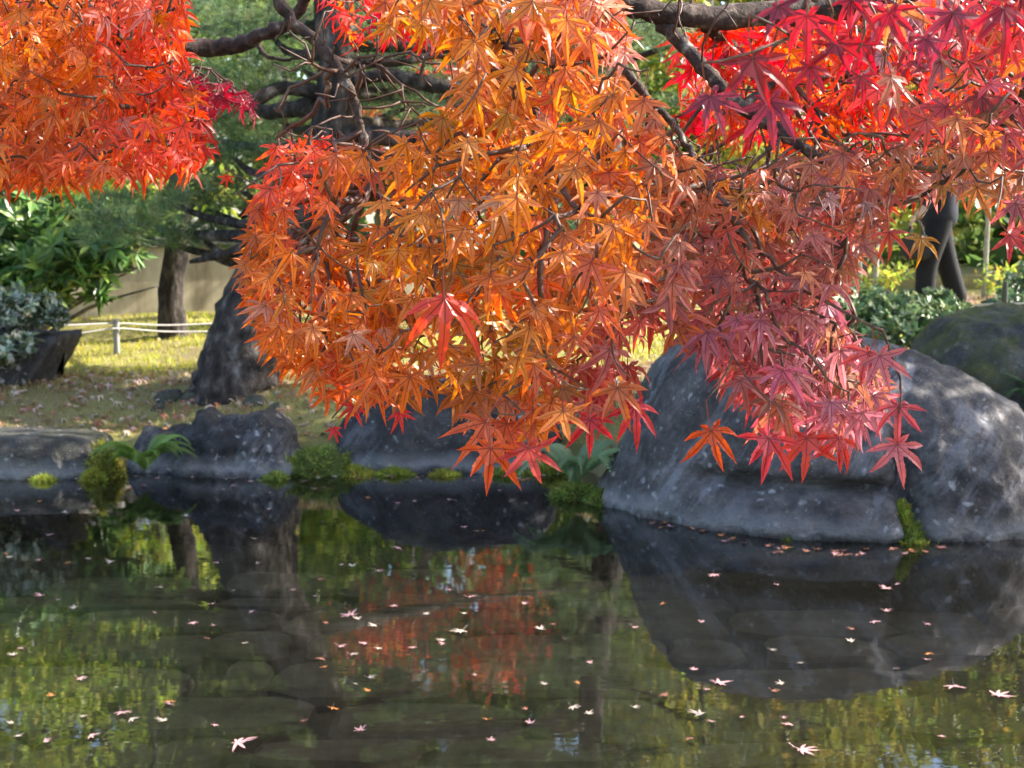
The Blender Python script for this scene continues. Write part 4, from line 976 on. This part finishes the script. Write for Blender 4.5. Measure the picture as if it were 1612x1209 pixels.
# ---- the maple at the left
sl = Spray()
poly5 = [(-50, -50), (300, -50), (290, 30), (275, 90), (285, 170), (300, 240), (250, 262), (160, 275), (60, 285), (-50, 290)]
scatter(sl, poly5, 340, (1.75, 2.0), 1.05, 24, face=.7, tilt=.4)
scatter(sl, poly5, 380, (2.0, 2.6), 1.1, 15, face=.4, tilt=.7)
scatter(sl, [(230, 60), (290, 80), (330, 250), (290, 270), (240, 180)], 56, (1.8, 2.1), 1.0, 18, face=.2, tilt=.6)
scatter(sl, [(270, 115), (330, 125), (395, 150), (400, 172), (330, 170), (280, 160)], 64, (2.2, 2.5), 1.0, 11, face=.15, tilt=.7, colf=lambda x, y: np.array([.36, .03, .05]) * R.uniform(.8, 1.3))
limbsB = [
    ([(-1.9, 1.9, 1.7), P(-250, 60, 2.05), P(-60, 40, 2.1), P(15, 42, 2.12), P(80, 110, 2.15), P(140, 200, 2.15), P(160, 260, 2.1)], [.045, .036, .028, .022, .010, .006, .002]),
    ([P(15, 42, 2.12), P(120, 30, 2.4), P(240, 60, 2.7), P(310, 74, 2.8), P(370, 72, 2.8), P(420, 52, 2.75), P(460, 30, 2.7), P(500, -40, 2.6)], [.018, .017, .0165, .016, .016, .013, .011, .008]),
    ([P(-60, 40, 2.1), P(60, -10, 2.0), P(160, 30, 1.95), P(230, 130, 1.95), P(265, 230, 1.95)], [.014, .009, .007, .004, .002]),
    ([P(-120, 50, 2.07), P(-20, 150, 2.0), P(50, 220, 2.0), P(100, 270, 2.0)], [.012, .008, .005, .002]),
    ([P(240, 60, 2.7), P(290, 110, 2.6), P(340, 150, 2.5), P(395, 165, 2.45)], [.007, .005, .004, .0015]),
    ([P(405, 62, 2.78), P(415, 85, 2.75), P(445, 95, 2.72), P(480, 88, 2.7)], [.006, .004, .003, .0015]),
]
zB = float(gz(-2.4, 1.5))
limbsB = [(a, b, 1) for a, b in limbsB]
cp = blob_points([((-2.0, 2.2, 3.0), (1.2, 1.2, .5)), ((-2.8, 1.2, 2.6), (1.0, 1.0, .5)), ((-1.4, 3.0, 3.4), (1.1, 1.1, .5))], 700)
sel = cp[:, 2] > CAMZ + cp[:, 1] * .20 + .12; cp = cp[sel]
cc = np.clip(np.array([(.8, .2, .03), (.8, .07, .03), (.75, .3, .03)])[R.randint(0, 3, len(cp))] * R.uniform(.8, 1.1, (len(cp), 1)), 0, .95)
build_maple('maple_tree', (-2.4, 1.5, zB), 'maple whose fiery orange branch fills the upper left corner', sl,
            ([(-2.4, 1.5, zB - .1), (-2.35, 1.6, zB + .6), (-2.1, 1.8, 1.3), (-1.9, 1.9, 1.7), (-2.0, 2.1, 2.6), (-2.0, 2.2, 3.1)], [.12, .09, .075, .06, .04, .02]), limbsB, (cp, cc))

# ------------------------------------------------------------------ ferns
def fern(base, n, length, label, seed, bright):
    rr = np.random.RandomState(seed); b = Vector(base); t = thing('fern', base, label, 'fern')
    for k in range(n):
        a = -math.pi / 2 + (k - (n - 1) / 2) * (math.pi * 1.7 / n) + rr.normal(0, .15); ln = length * rr.uniform(.7, 1.1); ht = rr.uniform(.6, 1.25)
        out = Vector((math.cos(a), math.sin(a), 0)); V, F, tt = [], [], []
        m = 23; pts = [b + out * ln * s * .85 + Vector((0, 0, ln * (ht * 1.6 * s - 1.15 * ht * s * s - .15 * s ** 3))) for s in np.linspace(0, 1, m)]
        for i in range(1, m - 1):
            tg = (pts[i + 1] - pts[i - 1]).normalized(); side = tg.cross(Vector((0, 0, 1))).normalized(); s = i / (m - 1)
            w = ln * .20 * math.sin(math.pi * min(1, s * .78 + .2)) * (1 if s > .15 else .4)
            for sg in (-1, 1):
                p0 = pts[i]; tipp = p0 + (side * sg + tg * .45).normalized() * w + Vector((0, 0, -.15 * w)); q = len(V); hw = tg * ln * .017
                V += [p0 - hw, p0 + hw, p0.lerp(tipp, .55) + hw * 1.1 + Vector((0, 0, .01)), tipp, p0.lerp(tipp, .55) - hw * .9]
                F += [(q, q + 1, q + 2), (q, q + 2, q + 4), (q + 4, q + 2, q + 3)]
        rv, rf = tube(pts, [.004 * (1 - .7 * i / m) for i in range(m)], 4)
        V1 = np.array([tuple(v) for v in V]); Vm, Fm = merge([(V1, np.array(F)), (rv, rf)])
        c = np.array(bright) * rr.uniform(.7, 1.25)
        link('frond', np_mesh('frond', Vm, Fm, M_fern, tint=np.tile(c, (len(Vm), 1))), t)
c = P(235, 742, 7.58); fern((c.x, 7.48, .06), 18, .31, 'small bright green fern between the edging stone and the dark angular rock', 1, (.16, .25, .05))
c = P(905, 768, 7.05); fern((c.x, 6.95, .08), 14, .40, 'larger pale green fern at the left foot of the huge boulder', 2, (.24, .34, .16))
c = P(1640, 560, 7.3); fern((c.x, 7.3, .4), 8, .3, 'fern in front of the mossy rock at the right edge', 4, (.08, .14, .06))

# ------------------------------------------------------------------ leaves floating on the pond
FL = [maple_leaf(300 + i, .043, ST_MASS, droop=d, fold=.12, petiole=(i % 2 == 0)) for i, d in enumerate([.02, .06, -.05, -.12, .08, -.2])]
M_float = {}
def float_mat(nm, col):
    m, nt, out = new_mat(nm); pb = N(nt, 'ShaderNodeBsdfPrincipled')
    c = mixc(nt, noise_n(nt, 60, 3, .6, mapped(nt, (1, 1, 1))), tuple(x * .6 for x in col), tuple(min(1, x * 1.35) for x in col)); L(nt, c, pb.inputs['Base Color'])
    pb.inputs['Roughness'].default_value = .45; pb.inputs['Specular IOR Level'].default_value = .4; L(nt, pb.outputs[0], out.inputs[0]); return m
FCOL = {'pink': (.46, .25, .25), 'orange': (.48, .18, .05), 'pale': (.46, .37, .30), 'rust': (.27, .11, .075)}  # pink and pale carry the sky's grazing reflection in the leaf colour
FME = {k: [np_mesh('floating_leaf', v, f, float_mat('floating_' + k, c) if i == 0 else bpy.data.materials['floating_' + k], None, uv=uv) for i, (v, f, mi, uv, e) in enumerate(FL)] for k, c in FCOL.items()}
def where(px, py):
    if px > 1005 and py < 885: return 'drifted against the foot of the huge boulder'
    if py < 772: return 'along the far bank beneath the dark rocks'
    if px > 1000 and py < 1040: return 'in the dark reflection of the huge boulder'
    if px > 1000: return 'below the reflection of the huge boulder'
    if 540 < px <= 1000 and py < 900: return 'in the reflection of the wide dark rock'
    if 540 < px <= 1000 and py < 1080: return 'in the reflection of the small red maple'
    if 540 < px <= 1000: return 'in the nearest water at the bottom centre'
    if 380 < px <= 540: return 'in the reflection of the pine trunk'
    if py < 900: return 'in the reflected shrubs at the left'
    if py < 1060: return 'in the bright green reflection at the left'
    return 'in the nearest water at the bottom left'
KIND_W = {'pink': 'pink star-shaped leaf floating ', 'orange': 'orange leaf floating ', 'pale': 'pale cream leaf floating ', 'rust': 'rust-brown leaf floating '}
def floating(px, py, kind, size, label=None, rz=None):
    d = wl(py); x = (px - 806) / FPX * d / 1.0
    k = R.randint(len(FL)); o = link('floating_leaf', FME[kind][k]); zmin = FL[k][0][:, 2].min() * size
    size *= .86
    o.location = (x, d, .003 - zmin * .5); o.scale = (size,) * 3; o.rotation_euler = (R.normal(0, .06), R.normal(0, .06), R.uniform(0, 6.28) if rz is None else rz)
    set_props(o, label or (('small ' if size < .53 else '') + KIND_W[kind].replace('floating ', '' if where(px, py).startswith('drifted') else 'floating ') + where(px, py)), 'leaf', kind + ' leaves floating on the pond')
for px, py, kind, s, lab in [(1140, 1092, 'pink', 1.25, 'large pink leaf floating below the reflection of the huge boulder, left of centre'), (1112, 1146, 'pale', 1.0, 'pale leaf with a raised lobe floating just below the large pink leaf'), (545, 980, 'pink', 1.3, 'large pale pink leaf floating left of the reflected red maple'),
                            (725, 1005, 'pale', 1.1, 'cream leaf floating in the reflected red maple'), (360, 1195, 'pink', 1.4, 'largest pink leaf, floating at the bottom edge left of centre'), (1520, 1098, 'pink', 1.1, 'pink leaf with a long stalk floating near the right edge'), (1590, 1112, 'pink', 1.3, 'big pink leaf floating at the right edge of the pond'),
                            (1275, 1203, 'pink', 1.2, 'pink leaf floating at the bottom edge right of centre'), (175, 1140, 'pink', .9, 'pink leaf floating low at the left, beside an orange one'), (250, 1122, 'orange', .9, 'orange leaf floating low at the left of the pond'), (766, 1152, 'orange', .6, 'small orange leaf floating alone near the bottom centre'), (1408, 938, 'pink', 1.0, 'pink leaf floating below the moss in the boulder cleft')]:
    floating(px, py, kind, s, lab)
for i in range(215):
    py = 752 + (R.rand() ** 1.7) * 440; px = R.uniform(-10, 1622)
    if 880 < px and py < 905: continue
    if px > 1000 and R.rand() < .35: continue
    floating(px, py, ['pink', 'pink', 'pale', 'rust', 'pink', 'pink', 'pale', 'pale', 'orange', 'pink'][R.randint(10)], R.uniform(.42, .9) * (.8 if py > 950 else 1))
for i in range(52):   # drift against the boulder
    px = R.uniform(1010, 1600); base = np.interp(px, [1010, 1150, 1280, 1460, 1612], [812, 848, 868, 866, 842]); floating(px, base + abs(R.normal(0, 7)) + 2, ['rust', 'orange', 'rust', 'pink'][R.randint(4)], R.uniform(.5, .85))
for i in range(24):
    px = R.uniform(130, 880); floating(px, 752 + abs(R.normal(0, 5)), ['rust', 'pink', 'pale'][R.randint(3)], R.uniform(.5, .85))
# fallen leaves on the bank
n = 7500
lx = R.uniform(-4.4, 4.4, n); ly = 7.9 + R.rand(n) * 5; lx *= ly / 11
far = R.rand(n) < .45; nearb = (~far) & (R.rand(n) < .7); ly[nearb] = R.uniform(8.0, 9.6, nearb.sum()); lx[far] = R.uniform(2.0, 6.5, far.sum()); ly[far] = R.uniform(11.3, 16.5, far.sum())
k = ((ly - shore(lx)) > .15) & ~((lx < -.3) & (ly > 9.5) & (R.rand(n) < .88)); lx, ly = lx[k], ly[k]; n = len(lx)
v, f, mi, uv, e = maple_leaf(400, .035, ST_MASS[:1], droop=.3, petiole=False)
B = basis(rand_unit(n), norm(rand_unit(n) * .35 + np.array([0, 0, 1]))) * R.uniform(.7, 1.3, n)[:, None, None]
V, Fc = inst(v, f, B, np.stack([lx, ly, gz(lx, ly) + .022], 1))
o = link('fallen_leaves', np_mesh('fallen_leaves', V, Fc, M_litter, tint=np.repeat(pick([(.40, .22, .15), (.5, .36, .28), (.34, .12, .07), (.55, .42, .34)], n), len(v), 0)))
set_props(o, 'pinkish brown fallen leaves littering the bank and the sunlit clearing', 'leaf litter', kind='stuff')

# ------------------------------------------------------------------ the walking person
def skin(name, verts, edges, radii, mat, parent=None, sub=2, root=0):
    me = bpy.data.meshes.new(name); me.from_pydata(verts, edges, []); me.materials.append(mat)
    o = link(name, me, parent)
    m = o.modifiers.new('skin', 'SKIN'); m.use_smooth_shade = True
    for i, r in enumerate(radii):
        s = me.skin_vertices[0].data[i]; s.radius = r if isinstance(r, tuple) else (r, r); s.use_root = (i == root)
    o.modifiers.new('subsurf', 'SUBSURF').levels = sub; o.modifiers['subsurf'].render_levels = sub
    return o
M_skin = plain_mat('skin', (.55, .36, .27), .5, .06)
M_black = plain_mat('black_cloth', (.012, .012, .015), .85, .2, 40)
M_navy = plain_mat('navy_cloth', (.02, .022, .035), .85, .2, 40)
M_hair = plain_mat('dark_hair', (.015, .012, .010), .5, .2, 90)
M_bag = plain_mat('bag_leather', (.012, .012, .014), .4, .2, 30)
pd = 12.0; pxx = float(P(1474, 480, pd).x); pz = float(gz(pxx, pd))
def Q(x, y, z): return (pxx + x, pd + y, pz + z)
sv = [Q(0, 0, .92), Q(-.01, 0, 1.12), Q(-.02, 0, 1.36), Q(-.03, 0, 1.48), Q(-.05, 0, 1.56), Q(-.06, 0, 1.66),
      Q(-.02, -.19, 1.40), Q(-.06, -.25, 1.12), Q(-.20, -.25, .93), Q(-.25, -.25, .86),
      Q(-.02, .19, 1.40), Q(.06, .25, 1.12), Q(.02, .25, .88), Q(.0, .25, .80),
      Q(0, -.10, .86), Q(-.12, -.10, .48), Q(-.13, -.10, .09), Q(-.27, -.10, .04),
      Q(0, .10, .86), Q(.11, .10, .48), Q(.23, .10, .13), Q(.13, .10, .04)]
se = [(0, 1), (1, 2), (2, 3), (3, 4), (4, 5), (2, 6), (6, 7), (7, 8), (8, 9), (2, 10), (10, 11), (11, 12), (12, 13), (0, 14), (14, 15), (15, 16), (16, 17), (0, 18), (18, 19), (19, 20), (20, 21)]
rad = [(.13, .10), (.12, .10), (.15, .11), .055, (.085, .075), (.085, .075), .055, .042, .032, .04, .055, .042, .032, .04, .085, .06, .04, .035, .085, .06, .04, .035]
person = skin('person', sv, se, rad, M_skin)
set_props(person, 'person in black trousers walking in the sunlit clearing at the upper right', 'person')
# fingers rooted in both palms
for nm, base, dx in (('hand', sv[9], -.03), ('hand', sv[13], -.01)):
    b = Vector(base); fv, fe, fr = [tuple(b + Vector((0, 0, .02)))], [], [.03]
    for k, (oy, ln) in enumerate(((-.028, .07), (-.010, .08), (.010, .076), (.028, .06))):
        i = len(fv); fv += [tuple(b + Vector((dx, oy, -.02))), tuple(b + Vector((dx * 1.7, oy, -.02 - ln * .55))), tuple(b + Vector((dx * 1.2, oy, -.02 - ln)))]; fe += [(0, i), (i, i + 1), (i + 1, i + 2)]; fr += [.010, .009, .008]
    i = len(fv); fv += [tuple(b + Vector((-.035, -.03, .0))), tuple(b + Vector((-.055, -.035, -.035)))]; fe += [(0, i), (i, i + 1)]; fr += [.011, .009]
    skin(nm, fv, fe, fr, M_skin, person, 1)
skin('trousers', [sv[i] for i in (0, 14, 15, 16, 18, 19, 20)] + [Q(0, 0, 1.0)], [(0, 7), (0, 1), (1, 2), (2, 3), (0, 4), (4, 5), (5, 6)], [(.17, .15), .115, .095, .085, .115, .095, .085, (.17, .14)], M_black, person)
skin('jacket', [Q(0, 0, .74)] + [sv[i] for i in (1, 2, 6, 7, 8, 10, 11, 12)] + [Q(-.02, 0, 1.47)], [(0, 1), (1, 2), (2, 3), (3, 4), (4, 5), (2, 6), (6, 7), (7, 8), (2, 9)], [(.21, .17), (.19, .16), (.19, .16), .085, .068, .055, .085, .068, .055, .075], M_navy, person)
skin('shoe', [Q(-.10, -.10, .05), Q(-.16, -.10, .05), Q(-.29, -.10, .035)], [(0, 1), (1, 2)], [.05, .05, .038], M_black, person, 1)
skin('shoe', [Q(.26, .10, .13), Q(.21, .10, .07), Q(.10, .10, .035)], [(0, 1), (1, 2)], [.05, .05, .038], M_black, person, 1)
skin('hair', [Q(-.03, 0, 1.62), Q(-.045, 0, 1.69), Q(-.075, 0, 1.735)], [(0, 1), (1, 2)], [(.095, .088), (.105, .095), (.075, .07)], M_hair, person)
# face
for nm, q, r, m in (('nose', (-.145, 0, 1.61), .014, M_skin), ('eye', (-.132, -.03, 1.64), .010, M_black), ('eye', (-.132, .03, 1.64), .010, M_black), ('mouth', (-.132, 0, 1.565), .012, M_navy), ('ear', (-.05, -.085, 1.62), .02, M_skin), ('ear', (-.05, .085, 1.62), .02, M_skin)):
    skin(nm, [Q(*q), Q(q[0] - .004, q[1], q[2] - .015)], [(0, 1)], [r, r], m, person, 1)
bagc = (pxx - .26, pd - .27, pz + .62); hb = thing('handbag', (bagc[0], bagc[1], bagc[2] - .12), 'small black handbag held by the walking person', 'bag')
V, Fc = box(bagc, (.22, .10, .20), .1, .03); link('bag_body', np_mesh('bag_body', V, Fc, M_bag), hb)
q, rr = spline([(bagc[0] - .07, bagc[1], bagc[2] + .09), (bagc[0] - .03, bagc[1], bagc[2] + .20), (bagc[0] + .03, bagc[1], bagc[2] + .20), (bagc[0] + .07, bagc[1], bagc[2] + .09)], [.008] * 4); V, Fc = tube(q, rr, 6); link('strap', np_mesh('strap', V, Fc, M_bag), hb)
